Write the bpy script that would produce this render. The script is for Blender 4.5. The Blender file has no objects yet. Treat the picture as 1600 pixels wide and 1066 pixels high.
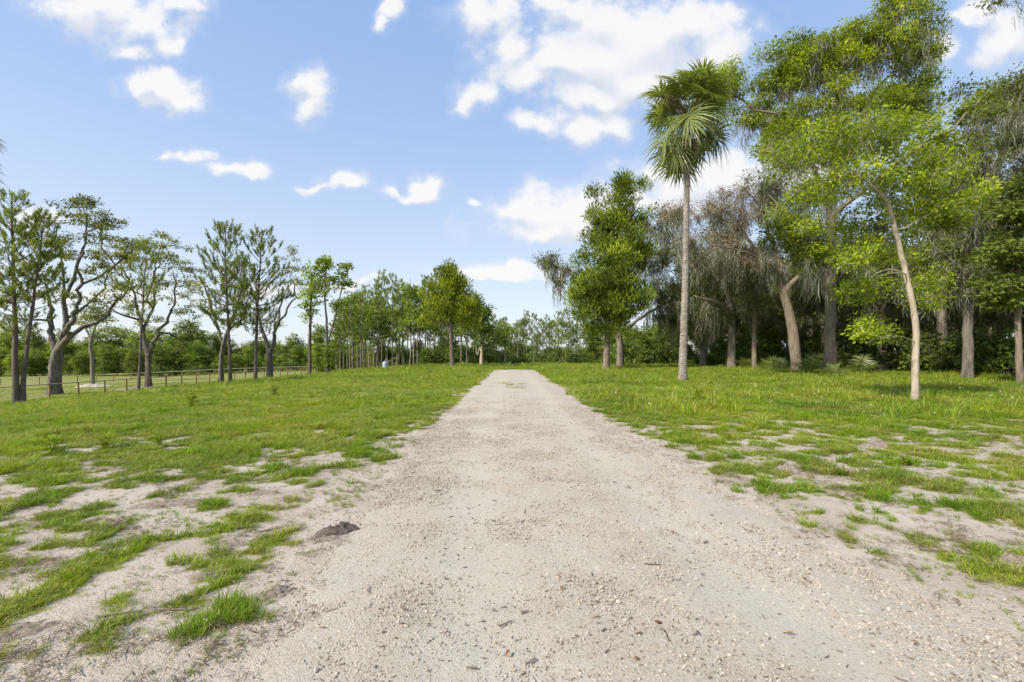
import bpy, math, random
import numpy as np

# ------------------------------------------------------------------ camera, sky, sun, exposure
sc = bpy.context.scene
col = sc.collection
F, CX, HY, CAMH = 711.0, 800.0, 553.0, 1.4      # photograph: focal length in px, horizon row, eye height
cam_d = bpy.data.cameras.new("camera")
cam_d.sensor_width = 36.0
cam_d.lens = F / 1600.0 * 36.0
cam_d.shift_y = (HY - 533.0) / 1600.0
cam_d.clip_start = 0.05
cam_d.clip_end = 6000
cam = bpy.data.objects.new("camera", cam_d)
col.objects.link(cam)
cam.location = (0, 0, CAMH)
cam.rotation_euler = (math.radians(90), 0, 0)
sc.camera = cam

SUN_AZ, SUN_EL = math.radians(232), math.radians(40)     # compass angle from +Y, clockwise: behind and to the left
SKY_STRENGTH = 0.15
sd = bpy.data.lights.new("sun", 'SUN')
sd.energy = 3.9
sd.angle = math.radians(3.0)
sd.color = (1.0, 0.91, 0.77)
sun = bpy.data.objects.new("sun", sd)
col.objects.link(sun)
sun.location = (-30, -40, 60)
_dx, _dy, _dz = (math.sin(SUN_AZ) * math.cos(SUN_EL), math.cos(SUN_AZ) * math.cos(SUN_EL), math.sin(SUN_EL))
import mathutils
sun.rotation_euler = mathutils.Vector((_dx, _dy, _dz)).to_track_quat('Z', 'Y').to_euler()

sc.view_settings.view_transform = 'Standard'
sc.view_settings.look = 'None'
sc.view_settings.exposure = 0.74
sc.view_settings.gamma = 1.0
sc.view_settings.use_curve_mapping = False
sc.render.engine = 'CYCLES'
sc.cycles.use_denoising = True
try:
    sc.cycles.denoiser = 'OPENIMAGEDENOISE'
    sc.cycles.denoising_prefilter = 'ACCURATE'
except Exception:
    pass
sc.cycles.max_bounces = 6
sc.cycles.diffuse_bounces = 3
sc.cycles.glossy_bounces = 1
sc.cycles.transmission_bounces = 3
sc.cycles.transparent_max_bounces = 4
sc.cycles.caustics_reflective = False
sc.cycles.caustics_refractive = False
sc.cycles.use_adaptive_sampling = True
sc.cycles.adaptive_threshold = 0.02


class NT:
    """small node-tree writer"""
    def __init__(self, tree):
        self.t = tree
        self.n = tree.nodes
        self.l = tree.links

    def node(self, typ, **kw):
        nd = self.n.new(typ)
        for k, v in kw.items():
            setattr(nd, k, v)
        return nd

    def put(self, sock, v):
        if isinstance(v, bpy.types.NodeSocket):
            self.l.new(v, sock)
        elif v is not None:
            sock.default_value = v

    def math(self, op, a, b=None, c=None, clamp=False):
        nd = self.node('ShaderNodeMath', operation=op, use_clamp=clamp)
        for i, v in enumerate((a, b, c)):
            if v is not None:
                self.put(nd.inputs[i], v)
        return nd.outputs[0]

    def vmath(self, op, a, b=None, c=None, out=0):
        nd = self.node('ShaderNodeVectorMath', operation=op)
        for i, v in enumerate((a, b, c)):
            if v is not None:
                self.put(nd.inputs[i], v)
        return nd.outputs['Value'] if op in ('LENGTH', 'DOT_PRODUCT', 'DISTANCE') else nd.outputs[0]

    def noise(self, vec, scale, detail=4, rough=0.55, dim='3D', dist=0.0):
        nd = self.node('ShaderNodeTexNoise', noise_dimensions=dim)
        if vec is not None:
            self.l.new(vec, nd.inputs['Vector'])
        nd.inputs['Scale'].default_value = scale
        nd.inputs['Detail'].default_value = detail
        nd.inputs['Roughness'].default_value = rough
        nd.inputs['Distortion'].default_value = dist
        return nd.outputs['Fac']

    def ramp(self, fac, stops, interp='LINEAR'):
        nd = self.node('ShaderNodeValToRGB')
        nd.color_ramp.interpolation = interp
        el = nd.color_ramp.elements
        while len(el) < len(stops):
            el.new(0.5)
        for e, (p, c) in zip(el, stops):
            e.position = p
            e.color = (c[0], c[1], c[2], 1) if not isinstance(c, (int, float)) else (c, c, c, 1)
        self.put(nd.inputs[0], fac)
        return nd.outputs[0]

    def mixc(self, fac, a, b, blend='MIX'):
        nd = self.node('ShaderNodeMix', data_type='RGBA', blend_type=blend)
        self.put(nd.inputs[0], fac)
        for s, v in ((nd.inputs[6], a), (nd.inputs[7], b)):
            if isinstance(v, (tuple, list)):
                s.default_value = (v[0], v[1], v[2], 1)
            else:
                self.put(s, v)
        return nd.outputs[2]

    def maprange(self, v, a, b, c=0.0, d=1.0, smooth=True):
        nd = self.node('ShaderNodeMapRange', interpolation_type='SMOOTHSTEP' if smooth else 'LINEAR')
        self.put(nd.inputs[0], v)
        for i, x in enumerate((a, b, c, d)):
            self.put(nd.inputs[i + 1], x)
        return nd.outputs[0]


# ---- world: physical sky and cumulus clouds anchored to compass directions
world = bpy.data.worlds.new("World")
sc.world = world
world.cycles.sampling_method = 'MANUAL'
world.cycles.sample_map_resolution = 256
world.use_nodes = True
W = NT(world.node_tree)
W.n.clear()
sky = W.node('ShaderNodeTexSky', sky_type='NISHITA')
sky.sun_disc = False
sky.sun_elevation = SUN_EL
sky.sun_rotation = SUN_AZ
sky.air_density = 1.0
sky.dust_density = 1.6
sky.ozone_density = 1.6
tc = W.node('ShaderNodeTexCoord')
D_ = tc.outputs['Generated']
sep = W.node('ShaderNodeSeparateXYZ')
W.l.new(D_, sep.inputs[0])
dx, dy, dz = sep.outputs
# direction -> tangent coordinates of the northern sky (u to the east, v up)
ysafe = W.math('MAXIMUM', dy, 0.05)
u = W.math('DIVIDE', dx, ysafe)
v = W.math('DIVIDE', dz, ysafe)
cmb = W.node('ShaderNodeCombineXYZ')
W.l.new(u, cmb.inputs[0])
W.l.new(v, cmb.inputs[1])
UV = cmb.outputs[0]

CLOUDS = [  # centre px, half-size px, weight
    (150, 8, 80, 34), (222, 40, 72, 42), (205, 82, 34, 16), (288, 6, 34, 14), (262, 70, 26, 22),
    (236, 126, 32, 22), (262, 145, 40, 22), (290, 166, 32, 18), (206, 135, 26, 12),
    (470, 128, 26, 20), (492, 150, 34, 22), (488, 175, 30, 16),
    (262, 243, 20, 7), (306, 244, 36, 9), (345, 256, 32, 9), (392, 259, 26, 11),
    (535, 285, 36, 17), (500, 291, 24, 8), (668, 290, 28, 18), (640, 299, 26, 7), (608, 292, 16, 10),
    (618, 18, 18, 16), (602, 42, 13, 17), (738, 305, 12, 6),
    (770, 20, 58, 44), (795, 75, 46, 40), (815, 118, 60, 26), (745, 150, 40, 22), (725, 165, 24, 14),
    (930, 30, 70, 54), (1010, 60, 130, 74), (935, 100, 110, 56), (1080, 40, 80, 40), (880, 100, 50, 30),
    (870, 8, 40, 14), (1120, 85, 40, 40), (930, 150, 70, 24), (1000, 130, 80, 40),
    (850, 186, 46, 22), (910, 198, 66, 22), (960, 190, 30, 18), (945, 160, 30, 16),
    (1010, 255, 46, 26), (1070, 285, 90, 40), (1150, 280, 70, 40),
    (815, 325, 56, 28), (885, 322, 80, 32), (900, 350, 130, 30), (970, 318, 80, 30), (1050, 320, 70, 30), (840, 362, 70, 18),
    (800, 418, 70, 12), (730, 424, 60, 8), (780, 430, 80, 8),
    (1570, 60, 44, 50), (1475, 80, 24, 30), (1540, 14, 44, 22), (1250, 270, 60, 40), (1500, 15, 40, 12),
    (60, 345, 60, 16), (430, 452, 50, 8), (180, 470, 120, 14), (560, 440, 40, 7),
]


def cloud_field(grp_name):
    g = bpy.data.node_groups.new(grp_name, 'ShaderNodeTree')
    g.interface.new_socket('UV', in_out='INPUT', socket_type='NodeSocketVector')
    g.interface.new_socket('Field', in_out='OUTPUT', socket_type='NodeSocketFloat')
    G = NT(g)
    gi = G.node('NodeGroupInput')
    go = G.node('NodeGroupOutput')
    acc = None
    for (px, py, rx, ry) in CLOUDS:
        a, b = rx * 1.22 / F, ry * 1.22 / F
        cu, cv = (px - CX) / F, (HY - py) / F
        q = G.vmath('MULTIPLY_ADD', gi.outputs[0], (1 / a, 1 / b, 0), (-cu / a, -cv / b, 0))
        d = G.vmath('DOT_PRODUCT', q, q)
        acc = d if acc is None else G.math('SMOOTH_MIN', acc, d, 0.7)
    f = G.math('SUBTRACT', 1.0, G.math('SQRT', G.math('MAXIMUM', acc, 0.0)))
    G.l.new(f, go.inputs[0])
    return g


CF = cloud_field('cloud field')


def field_at(vec):
    nd = W.node('ShaderNodeGroup')
    nd.node_tree = CF
    W.l.new(vec, nd.inputs[0])
    return nd.outputs[0]


# ragged edges: displace the lookup and add fractal noise
nz = W.node('ShaderNodeTexNoise')
W.l.new(UV, nz.inputs['Vector'])
nz.inputs['Scale'].default_value = 9.0
nz.inputs['Detail'].default_value = 5
warp = W.vmath('MULTIPLY_ADD', nz.outputs['Color'], (0.13, 0.10, 0), (-0.065, -0.05, 0))
UVw = W.vmath('ADD', UV, warp)
fine = W.math('SUBTRACT', W.noise(UV, 15.0, 7, 0.60), 0.5)
big = W.math('SUBTRACT', W.noise(UV, 8.0, 3, 0.5), 0.5)
rag = W.math('ADD', W.math('MULTIPLY', fine, 1.75), W.math('MULTIPLY', big, 1.2))
f_here = field_at(UVw)
dens = W.math('ADD', f_here, rag)
wisp = W.math('MULTIPLY', W.maprange(dens, -0.45, 0.5), 0.30)
front = W.math('MAXIMUM', wisp, W.maprange(dens, -0.12, 0.66))
f_up = field_at(W.vmath('ADD', UVw, (-0.006, 0.042, 0)))
under = W.maprange(W.math('SUBTRACT', f_up, f_here), -0.25, 0.5)
# elsewhere in the sky: the same broken cumulus from noise on the cloud layer
zz = W.math('ADD', W.math('MAXIMUM', dz, 0.0), 0.12)
cm2 = W.node('ShaderNodeCombineXYZ')
W.l.new(W.math('DIVIDE', dx, zz), cm2.inputs[0])
W.l.new(W.math('DIVIDE', dy, zz), cm2.inputs[1])
gen = W.noise(cm2.outputs[0], 1.3, 8, 0.58)
gmask = W.maprange(gen, 0.55, 0.68)
inview = W.math('MULTIPLY', W.maprange(W.math('ABSOLUTE', u), 1.18, 1.35, 1.0, 0.0), W.maprange(v, 0.80, 0.98, 1.0, 0.0))
inview = W.math('MULTIPLY', inview, W.maprange(dy, 0.1, 0.25))
cl = W.math('ADD', W.math('MULTIPLY', front, inview), W.math('MULTIPLY', gmask, W.math('SUBTRACT', 1.0, inview)))
cl = W.math('MULTIPLY', cl, W.maprange(dz, 0.0, 0.06))
cloud_col = W.mixc(under, (0.59, 0.585, 0.58), (0.44, 0.465, 0.515))
# pale, slightly hazy spring sky: the physical sky lifted with the white of thin high haze, more of it low down
skyc = W.mixc(1.0, sky.outputs[0], (SKY_STRENGTH,) * 3, 'MULTIPLY')
hz = W.maprange(dz, 0.0, 0.62, 1.0, 0.0, smooth=False)
hz = W.math('POWER', hz, 1.45)
veil = W.mixc(hz, (0.205, 0.315, 0.535), (0.53, 0.57, 0.605))
skyc = W.mixc(0.8, skyc, veil)
final = W.mixc(W.math('MULTIPLY', cl, 0.93), skyc, cloud_col)
bg = W.node('ShaderNodeBackground')
W.l.new(final, bg.inputs[0])
bg.inputs[1].default_value = 1.0
wo = W.node('ShaderNodeOutputWorld')
W.l.new(bg.outputs[0], wo.inputs[0])

# ------------------------------------------------------------------ helpers
RNG = np.random.default_rng(7)


def sstep(a, b, x):
    t = np.clip((np.asarray(x, float) - a) / (b - a), 0, 1)
    return t * t * (3 - 2 * t)


def _hash(ix, iy, seed):
    h = (ix.astype(np.int64) * 374761393 + iy.astype(np.int64) * 668265263 + seed * 1442695041) & 0x7fffffff
    h = ((h ^ (h >> 13)) * 1274126177) & 0x7fffffff
    return ((h ^ (h >> 16)) & 0xffff) / 65535.0


def vnoise(x, y, s=1.0, seed=0):
    x = np.asarray(x, float) / s
    y = np.asarray(y, float) / s
    ix, iy = np.floor(x), np.floor(y)
    fx, fy = x - ix, y - iy
    fx, fy = fx * fx * (3 - 2 * fx), fy * fy * (3 - 2 * fy)
    a, b = _hash(ix, iy, seed), _hash(ix + 1, iy, seed)
    c, d = _hash(ix, iy + 1, seed), _hash(ix + 1, iy + 1, seed)
    return (a + (b - a) * fx) * (1 - fy) + (c + (d - c) * fx) * fy


def fbm(x, y, s=1.0, seed=0, o=4):
    r, amp, tot = 0, 1.0, 0
    for k in range(o):
        r = r + amp * vnoise(x, y, s / 2 ** k, seed + k * 17)
        tot += amp
        amp *= 0.55
    return r / tot


def zt(x, y):
    """terrain height: nearly flat along the drive, falling to the west, dipping beyond the crest"""
    x = np.asarray(x, float)
    y = np.asarray(y, float)
    t = sstep(-7, -40, x)
    z = -2.4 * t - 1.5 * sstep(-38, -88, x)
    z = z - 1.2 * sstep(52, 100, y) * (1 - t) - 0.5 * sstep(100, 180, y)
    z = z + 0.10 * (fbm(x, y, 7.0, 3, 3) - 0.5) * sstep(3, 9, np.abs(x - 0.3)) + 0.035 * (fbm(x, y, 1.1, 5, 3) - 0.5) * sstep(1.7, 2.6, np.abs(x - 0.4))
    return z


def zt1(x, y):
    return float(zt(np.array([x]), np.array([y]))[0])


def road_c(y):
    y = np.asarray(y, float)
    return 0.2 + 0.46 * np.exp(-(np.maximum(y, 0) - 2) / 3.0) * (y < 60)


def road_w(y):
    return 1.78 + 0.10 * (vnoise(np.asarray(y, float), 0 * np.asarray(y, float), 2.3, 91) - 0.5)


def at(px, D):
    """ground position under a picture column at a given distance"""
    x = (px - CX) / F * D
    return (x, D, zt1(x, D))


class Geo:
    def __init__(self):
        self.v, self.q, self.t3, self.c, self.n = [], [], [], [], 0

    def add(self, verts, quads=None, tris=None, tint=None):
        verts = np.asarray(verts, float).reshape(-1, 3)
        if quads is not None and len(quads):
            self.q.append(np.asarray(quads, np.int64).reshape(-1, 4) + self.n)
        if tris is not None and len(tris):
            self.t3.append(np.asarray(tris, np.int64).reshape(-1, 3) + self.n)
        self.v.append(verts)
        if tint is None:
            tint = np.tile([1.0, 0.0], (len(verts), 1))
        self.c.append(np.asarray(tint, float).reshape(-1, 2))
        self.n += len(verts)

    def mesh(self, name, mat, smooth=False):
        me = bpy.data.meshes.new(name)
        if self.n == 0:
            return me
        V = np.concatenate(self.v).astype(np.float32)
        q = np.concatenate(self.q) if self.q else np.zeros((0, 4), np.int64)
        t = np.concatenate(self.t3) if self.t3 else np.zeros((0, 3), np.int64)
        me.vertices.add(len(V))
        me.vertices.foreach_set('co', V.ravel())
        loops = np.concatenate([q.ravel(), t.ravel()]).astype(np.int32)
        me.loops.add(len(loops))
        me.loops.foreach_set('vertex_index', loops)
        me.polygons.add(len(q) + len(t))
        st = np.concatenate([np.arange(len(q)) * 4, len(q) * 4 + np.arange(len(t)) * 3]).astype(np.int32)
        me.polygons.foreach_set('loop_start', st)
        me.polygons.foreach_set('use_smooth', np.full(len(q) + len(t), smooth, bool))
        C = np.concatenate(self.c)
        a = me.attributes.new('tint', 'FLOAT_COLOR', 'POINT')
        cc = np.ones((len(V), 4), np.float32)
        cc[:, :2] = C
        a.data.foreach_set('color', cc.ravel())
        me.update(calc_edges=True)
        if mat:
            me.materials.append(mat)
        return me


def obj(name, me, parent=None, loc=(0, 0, 0), rot=(0, 0, 0), scale=(1, 1, 1)):
    o = bpy.data.objects.new(name, me)
    col.objects.link(o)
    o.parent = parent
    o.location = loc
    o.rotation_euler = rot
    o.scale = scale
    return o


def tag(o, label=None, cat=None, group=None, kind=None):
    for k, val in (('label', label), ('category', cat), ('group', group), ('kind', kind)):
        if val:
            o[k] = val
    return o


def thing(name, label, cat, loc, group=None, rz=0.0, s=1.0):
    o = obj(name, None, None, loc, (0, 0, rz), (s, s, s))
    o.empty_display_size = 0.2
    return tag(o, label, cat, group)


def copy_tree(src, loc, rz=0.0, s=1.0, label=None, group=None, sz=None):
    r = src.copy()
    col.objects.link(r)
    r.location = loc
    r.rotation_euler = (0, 0, rz)
    r.scale = (s, s, sz or s)
    if label:
        r['label'] = label
    if group:
        r['group'] = group
    for ch in list(src.children):
        c = ch.copy()
        col.objects.link(c)
        c.parent = r
        for g in list(ch.children):
            d = g.copy()
            col.objects.link(d)
            d.parent = c
    return r


def nrm(a):
    a = np.asarray(a, float)
    return a / np.maximum(np.linalg.norm(a, axis=-1, keepdims=True), 1e-9)


def tube(geo, pts, rad, k=6, tint=None, cap=True, bump=None):
    pts = np.asarray(pts, float)
    n = len(pts)
    rad = np.broadcast_to(np.asarray(rad, float), (n,))
    T = np.gradient(pts, axis=0)
    T = nrm(T)
    ref = np.array([0.0, 1.0, 0.0]) if abs(T[0][1]) < 0.8 else np.array([1.0, 0, 0])
    A = nrm(np.cross(T, ref))
    B = np.cross(T, A)
    ang = np.arange(k) * 2 * math.pi / k
    rr = rad[:, None] * (np.ones((n, k)) if bump is None else bump)
    V = pts[:, None, :] + rr[..., None] * (np.cos(ang)[None, :, None] * A[:, None, :] + np.sin(ang)[None, :, None] * B[:, None, :])
    i = np.arange(n - 1)[:, None] * k
    j = np.arange(k)[None, :]
    j2 = (j + 1) % k
    Q = np.stack([i + j, i + j2, i + k + j2, i + k + j], -1).reshape(-1, 4)
    V = V.reshape(-1, 3)
    tris = None
    if cap:
        V = np.concatenate([V, pts[-1:] + T[-1:] * rad[-1] * 0.5])
        b = (n - 1) * k
        tris = np.stack([b + np.arange(k), b + (np.arange(k) + 1) % k, np.full(k, n * k)], -1)
    geo.add(V, Q, tris, None if tint is None else np.tile(tint, (len(V), 1)))


def leaves(geo, p, d, nv, L, Wd, tint, fold=0.0):
    """rhombic leaves: base p, direction d, face normal nv"""
    d = nrm(d)
    s = nrm(np.cross(nv, d))
    up = np.cross(d, s)
    L = np.asarray(L, float).reshape(-1, 1)
    Wd = np.asarray(Wd, float).reshape(-1, 1)
    m = p + d * L * 0.48
    V = np.stack([p, m + s * Wd * 0.5 + up * Wd * fold, p + d * L - up * L * 0.08, m - s * Wd * 0.5 + up * Wd * fold], 1)
    n = len(p)
    b = np.arange(n)[:, None] * 4
    Q = b + np.array([[0, 1, 2, 3]])
    geo.add(V.reshape(-1, 3), Q, None, np.repeat(tint, 4, 0))


def rand_dir(rng, n):
    return nrm(rng.normal(size=(n, 3)))


def smooth_poly(pts, per=4):
    """Catmull-Rom through rows (x,y,z,r)"""
    P = np.asarray(pts, float)
    P = np.concatenate([2 * P[:1] - P[1:2], P, 2 * P[-1:] - P[-2:-1]])
    out = []
    for i in range(1, len(P) - 2):
        for t in np.arange(per) / per:
            a, b, c, d = P[i - 1], P[i], P[i + 1], P[i + 2]
            out.append(0.5 * (2 * b + (c - a) * t + (2 * a - 5 * b + 4 * c - d) * t * t + (3 * b - a - 3 * c + d) * t ** 3))
    out.append(P[-2])
    out = np.array(out)
    out[:, 3] = np.maximum(out[:, 3], 0.006)
    return out


# ------------------------------------------------------------------ materials
def new_mat(name):
    m = bpy.data.materials.new(name)
    m.use_nodes = True
    T = NT(m.node_tree)
    T.n.clear()
    out = T.node('ShaderNodeOutputMaterial')
    return m, T, out


def principled(T, colour, rough=0.8, spec=0.3, normal=None):
    b = T.node('ShaderNodeBsdfPrincipled')
    T.put(b.inputs['Base Color'], colour if isinstance(colour, bpy.types.NodeSocket) else (*colour, 1))
    T.put(b.inputs['Roughness'], rough)
    b.inputs['Specular IOR Level'].default_value = spec
    if normal is not None:
        T.l.new(normal, b.inputs['Normal'])
    return b


def bump(T, h, strength=0.5, dist=0.02):
    b = T.node('ShaderNodeBump')
    b.inputs['Strength'].default_value = strength
    b.inputs['Distance'].default_value = dist
    T.l.new(h, b.inputs['Height'])
    return b.outputs[0]


def leaf_mat(name, ca, cb, trans=0.35, rough=0.55, spec=0.25, var=0.25):
    """tint.r scales brightness, tint.g moves from colour a to colour b"""
    m, T, out = new_mat(name)
    at_ = T.node('ShaderNodeAttribute', attribute_name='tint')
    sp = T.node('ShaderNodeSeparateColor')
    T.l.new(at_.outputs['Color'], sp.inputs[0])
    c = T.mixc(sp.outputs[1], ca, cb)
    oi = T.node('ShaderNodeObjectInfo')
    k = T.math('MULTIPLY_ADD', oi.outputs['Random'], var, 1 - var / 2)
    k = T.math('MULTIPLY', k, sp.outputs[0])
    cm = T.node('ShaderNodeCombineXYZ')
    for i in range(3):
        T.l.new(k, cm.inputs[i])
    c = T.mixc(1.0, c, cm.outputs[0], 'MULTIPLY')
    b = principled(T, c, rough, spec)
    tr = T.node('ShaderNodeBsdfTranslucent')
    T.l.new(T.mixc(1.0, c, (1.25, 1.2, 0.6), 'MULTIPLY'), tr.inputs[0])
    mx = T.node('ShaderNodeMixShader')
    mx.inputs[0].default_value = trans
    T.l.new(b.outputs[0], mx.inputs[1])
    T.l.new(tr.outputs[0], mx.inputs[2])
    T.l.new(mx.outputs[0], out.inputs[0])
    return m


def bark_mat(name, ca, cb, cc=None, scale=6.0, stretch=0.25, depth=0.03):
    m, T, out = new_mat(name)
    tcn = T.node('ShaderNodeTexCoord')
    mp = T.node('ShaderNodeMapping')
    mp.inputs['Scale'].default_value = (1, 1, stretch)
    T.l.new(tcn.outputs['Object'], mp.inputs[0])
    n1 = T.noise(mp.outputs[0], scale, 6, 0.65, dist=0.6)
    n2 = T.noise(tcn.outputs['Object'], 1.3, 4, 0.6)
    c = T.ramp(n1, [(0.3, ca), (0.68, cb)])
    if cc:
        c = T.mixc(T.maprange(n2, 0.48, 0.66), c, cc)
    b = principled(T, c, 0.9, 0.15, bump(T, n1, 0.8, depth))
    T.l.new(b.outputs[0], out.inputs[0])
    return m


M = {}
M['oak_leaf'] = leaf_mat('oak leaf', (0.100, 0.140, 0.028), (0.190, 0.210, 0.050), 0.42)
M['sparse_oak_leaf'] = leaf_mat('sparse oak leaf', (0.135, 0.180, 0.030), (0.28, 0.29, 0.06), 0.42)
M['bright_leaf'] = leaf_mat('new spring leaf', (0.160, 0.255, 0.014), (0.330, 0.390, 0.024), 0.5)
M['tall_leaf'] = leaf_mat('sweetgum leaf', (0.165, 0.260, 0.014), (0.340, 0.400, 0.024), 0.5)
M['cedar_leaf'] = leaf_mat('cedar spray', (0.105, 0.170, 0.018), (0.265, 0.305, 0.028), 0.35)
M['pine_leaf'] = leaf_mat('pine needle', (0.145, 0.210, 0.038), (0.290, 0.330, 0.070), 0.45)
M['wood_leaf'] = leaf_mat('woodland leaf', (0.095, 0.175, 0.026), (0.240, 0.300, 0.050), 0.45, var=0.6)
M['dark_leaf'] = leaf_mat('shade leaf', (0.075, 0.135, 0.022), (0.165, 0.220, 0.040), 0.42, var=0.7)
M['palm_leaf'] = leaf_mat('palm frond', (0.125, 0.180, 0.040), (0.300, 0.335, 0.095), 0.45, 0.36, 0.55)
M['dead_palm'] = leaf_mat('dead palm', (0.20, 0.145, 0.085), (0.30, 0.23, 0.15), 0.1, 0.8)
M['moss'] = leaf_mat('spanish moss', (0.19, 0.20, 0.145), (0.32, 0.305, 0.235), 0.35, 0.9, 0.1)
M['brown_twig'] = leaf_mat('bare brown twig', (0.26, 0.205, 0.145), (0.36, 0.29, 0.215), 0.2, 0.9, 0.1)
M['grass'] = None
M['oak_bark'] = bark_mat('oak bark', (0.055, 0.048, 0.040), (0.20, 0.18, 0.15), (0.16, 0.15, 0.12))
M['oak_bark_grey'] = bark_mat('grey oak bark', (0.10, 0.085, 0.070), (0.28, 0.245, 0.205), (0.17, 0.165, 0.12))
M['trunk_brown'] = bark_mat('brown bark', (0.095, 0.075, 0.058), (0.29, 0.235, 0.180), (0.19, 0.175, 0.125), 7.0, 0.22, 0.05)
M['pine_bark'] = bark_mat('pine bark', (0.065, 0.052, 0.043), (0.19, 0.155, 0.125), None, 7.0)
M['pale_bark'] = bark_mat('pale bark', (0.26, 0.215, 0.165), (0.50, 0.43, 0.345), (0.34, 0.31, 0.22), 7.0, 0.5, 0.015)
M['wood_bark'] = bark_mat('woodland bark', (0.11, 0.092, 0.075), (0.29, 0.25, 0.21), None, 5.0)


# ------------------------------------------------------------------ ground
# share of grass beside the drive: rows = distance ahead, columns = distance from the drive's edge
WEST = ([0, 2.9, 3.4, 4.6, 5.4, 6.4, 7.4, 9.0, 11, 60], [-0.1, 0.15, 0.6, 1.2, 1.9, 2.6, 5.0],
        [[0, .08, .28, .34, .36, .38, .38], [0, .08, .26, .32, .36, .38, .38], [0, .03, .05, .10, .20, .30, .38], [0, .02, .03, .05, .15, .40, .52], [0, .03, .08, .20, .48, .66, .70],
         [0, .05, .24, .50, .70, .78, .80], [0, .15, .55, .74, .84, .86, .88], [0, .5, .82, .90, .92, .93, .93], [.1, .75, .93, .96, .97, .97, .97], [.2, .85, .97, .98, .98, .98, .98]])
EAST = ([0, 2.6, 3.2, 4.4, 5.6, 7.0, 8.6, 10.2, 12, 60], [-0.1, 0.15, 0.5, 1.0, 1.9, 3.2, 6.0],
        [[0, .02, .08, .15, .2, .2, .2], [0, .02, .08, .15, .25, .25, .25], [0, .03, .14, .28, .34, .34, .34], [0, .04, .22, .42, .44, .36, .34], [0, .08, .32, .46, .42, .32, .30],
         [0, .12, .42, .48, .42, .34, .34], [0, .40, .62, .66, .60, .56, .55], [0, .62, .84, .86, .86, .85, .82], [.1, .8, .94, .95, .95, .95, .95], [.2, .85, .97, .97, .97, .97, .97]])


def grid2(tab, y, s):
    yy, ss, Tt = np.array(tab[0]), np.array(tab[1]), np.array(tab[2])
    fy = np.interp(y, yy, np.arange(len(yy)))
    fs = np.interp(s, ss, np.arange(len(ss)))
    i, j = np.minimum(fy.astype(int), len(yy) - 2), np.minimum(fs.astype(int), len(ss) - 2)
    a, b = fy - i, fs - j
    return (Tt[i, j] * (1 - b) + Tt[i, j + 1] * b) * (1 - a) + (Tt[i + 1, j] * (1 - b) + Tt[i + 1, j + 1] * b) * a


def grass_density(x, y):
    """0..1 share of ground under living grass"""
    x = np.asarray(x, float)
    y = np.asarray(y, float)
    c, w = road_c(y), road_w(y)
    n1 = fbm(x, y, 1.5, 11, 4)
    n2 = fbm(x, y, 0.42, 29, 4)
    n3 = fbm(x, y, 4.5, 41, 3)
    nn = 0.16 * n1 + 0.38 * fbm(x, y, 0.34, 29, 3) + 0.46 * fbm(x, y, 0.16, 37, 3)
    cover = np.where(x < c, grid2(WEST, y, (c - w) - x), grid2(EAST, y, x - (c + w)))
    thr = np.interp(cover, [0, 0.05, 0.2, 0.4, 0.6, 0.8, 0.93, 1.0], [0.80, 0.60, 0.550, 0.518, 0.485, 0.448, 0.39, 0.2])
    west = east = sstep(thr - 0.055, thr + 0.075, nn)
    g = np.where(x < c, west, east)
    # beyond the end of the drive everything is grass
    end = sstep(38.5, 41.0, y + 1.5 * (n1 - 0.5))
    inroad = np.abs(x - c) < w
    g = np.where(inroad, end * 0.9, np.maximum(g, end * 0.8))
    # weedy streak on the crown of the drive near its end
    streak = np.exp(-((x - c + 0.1) / 0.5) ** 2 - ((y - 19.5) / 1.6) ** 2) * sstep(0.48, 0.6, n2) * 0.35
    g = np.where(inroad, np.maximum(g, streak), g)
    # grazed paddock beyond the fence
    g = np.where(x < -39, 0.5 + 0.35 * n3, g)
    return np.clip(g, 0, 1)


def axis_grid(lo, hi, c0, c1, d0, growth):
    a = list(np.arange(c0, c1, d0)) + [c1]
    d, p = d0, c1
    while p < hi:
        d *= growth
        p += d
        a.append(p)
    d, p, pre = d0, c0, []
    while p > lo:
        d *= growth
        p -= d
        pre.append(p)
    return np.array(pre[::-1] + a)


gx = axis_grid(-1500, 1500, -3.6, 4.6, 0.08, 1.045)
gy = axis_grid(-300, 2500, 1.6, 9.0, 0.08, 1.035)
GX, GY = np.meshgrid(gx, gy)
GZ = zt(GX, GY)
nx, ny = len(gx), len(gy)
idx = np.arange(nx * ny).reshape(ny, nx)
gq = np.stack([idx[:-1, :-1], idx[:-1, 1:], idx[1:, 1:], idx[1:, :-1]], -1).reshape(-1, 4)
G = Geo()
gdv = grass_density(GX, GY)
G.add(np.stack([GX, GY, GZ], -1), gq, None, np.stack([gdv.ravel(), vnoise(GX, GY, 3.0, 77).ravel()], -1))

m, T, out = new_mat('sandy ground')
geo_n = T.node('ShaderNodeNewGeometry')
POS = geo_n.outputs['Position']
at_ = T.node('ShaderNodeAttribute', attribute_name='tint')
sp = T.node('ShaderNodeSeparateColor')
T.l.new(at_.outputs['Color'], sp.inputs[0])
gn1 = T.noise(POS, 1.7, 6, 0.6)
gn2 = T.noise(POS, 14.0, 6, 0.65)
gn3 = T.noise(POS, 90.0, 3, 0.6)
gn4 = T.noise(POS, 0.35, 4, 0.6)
sand = T.ramp(gn1, [(0.30, (0.345, 0.295, 0.235)), (0.52, (0.44, 0.385, 0.32)), (0.75, (0.50, 0.45, 0.385))])
sand = T.mixc(T.maprange(gn2, 0.57, 0.72, 0.0, 0.55), sand, (0.23, 0.19, 0.145))          # old thatch and litter
sand = T.mixc(T.maprange(gn3, 0.60, 0.72, 0.0, 0.45), sand, (0.15, 0.12, 0.09))
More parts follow.
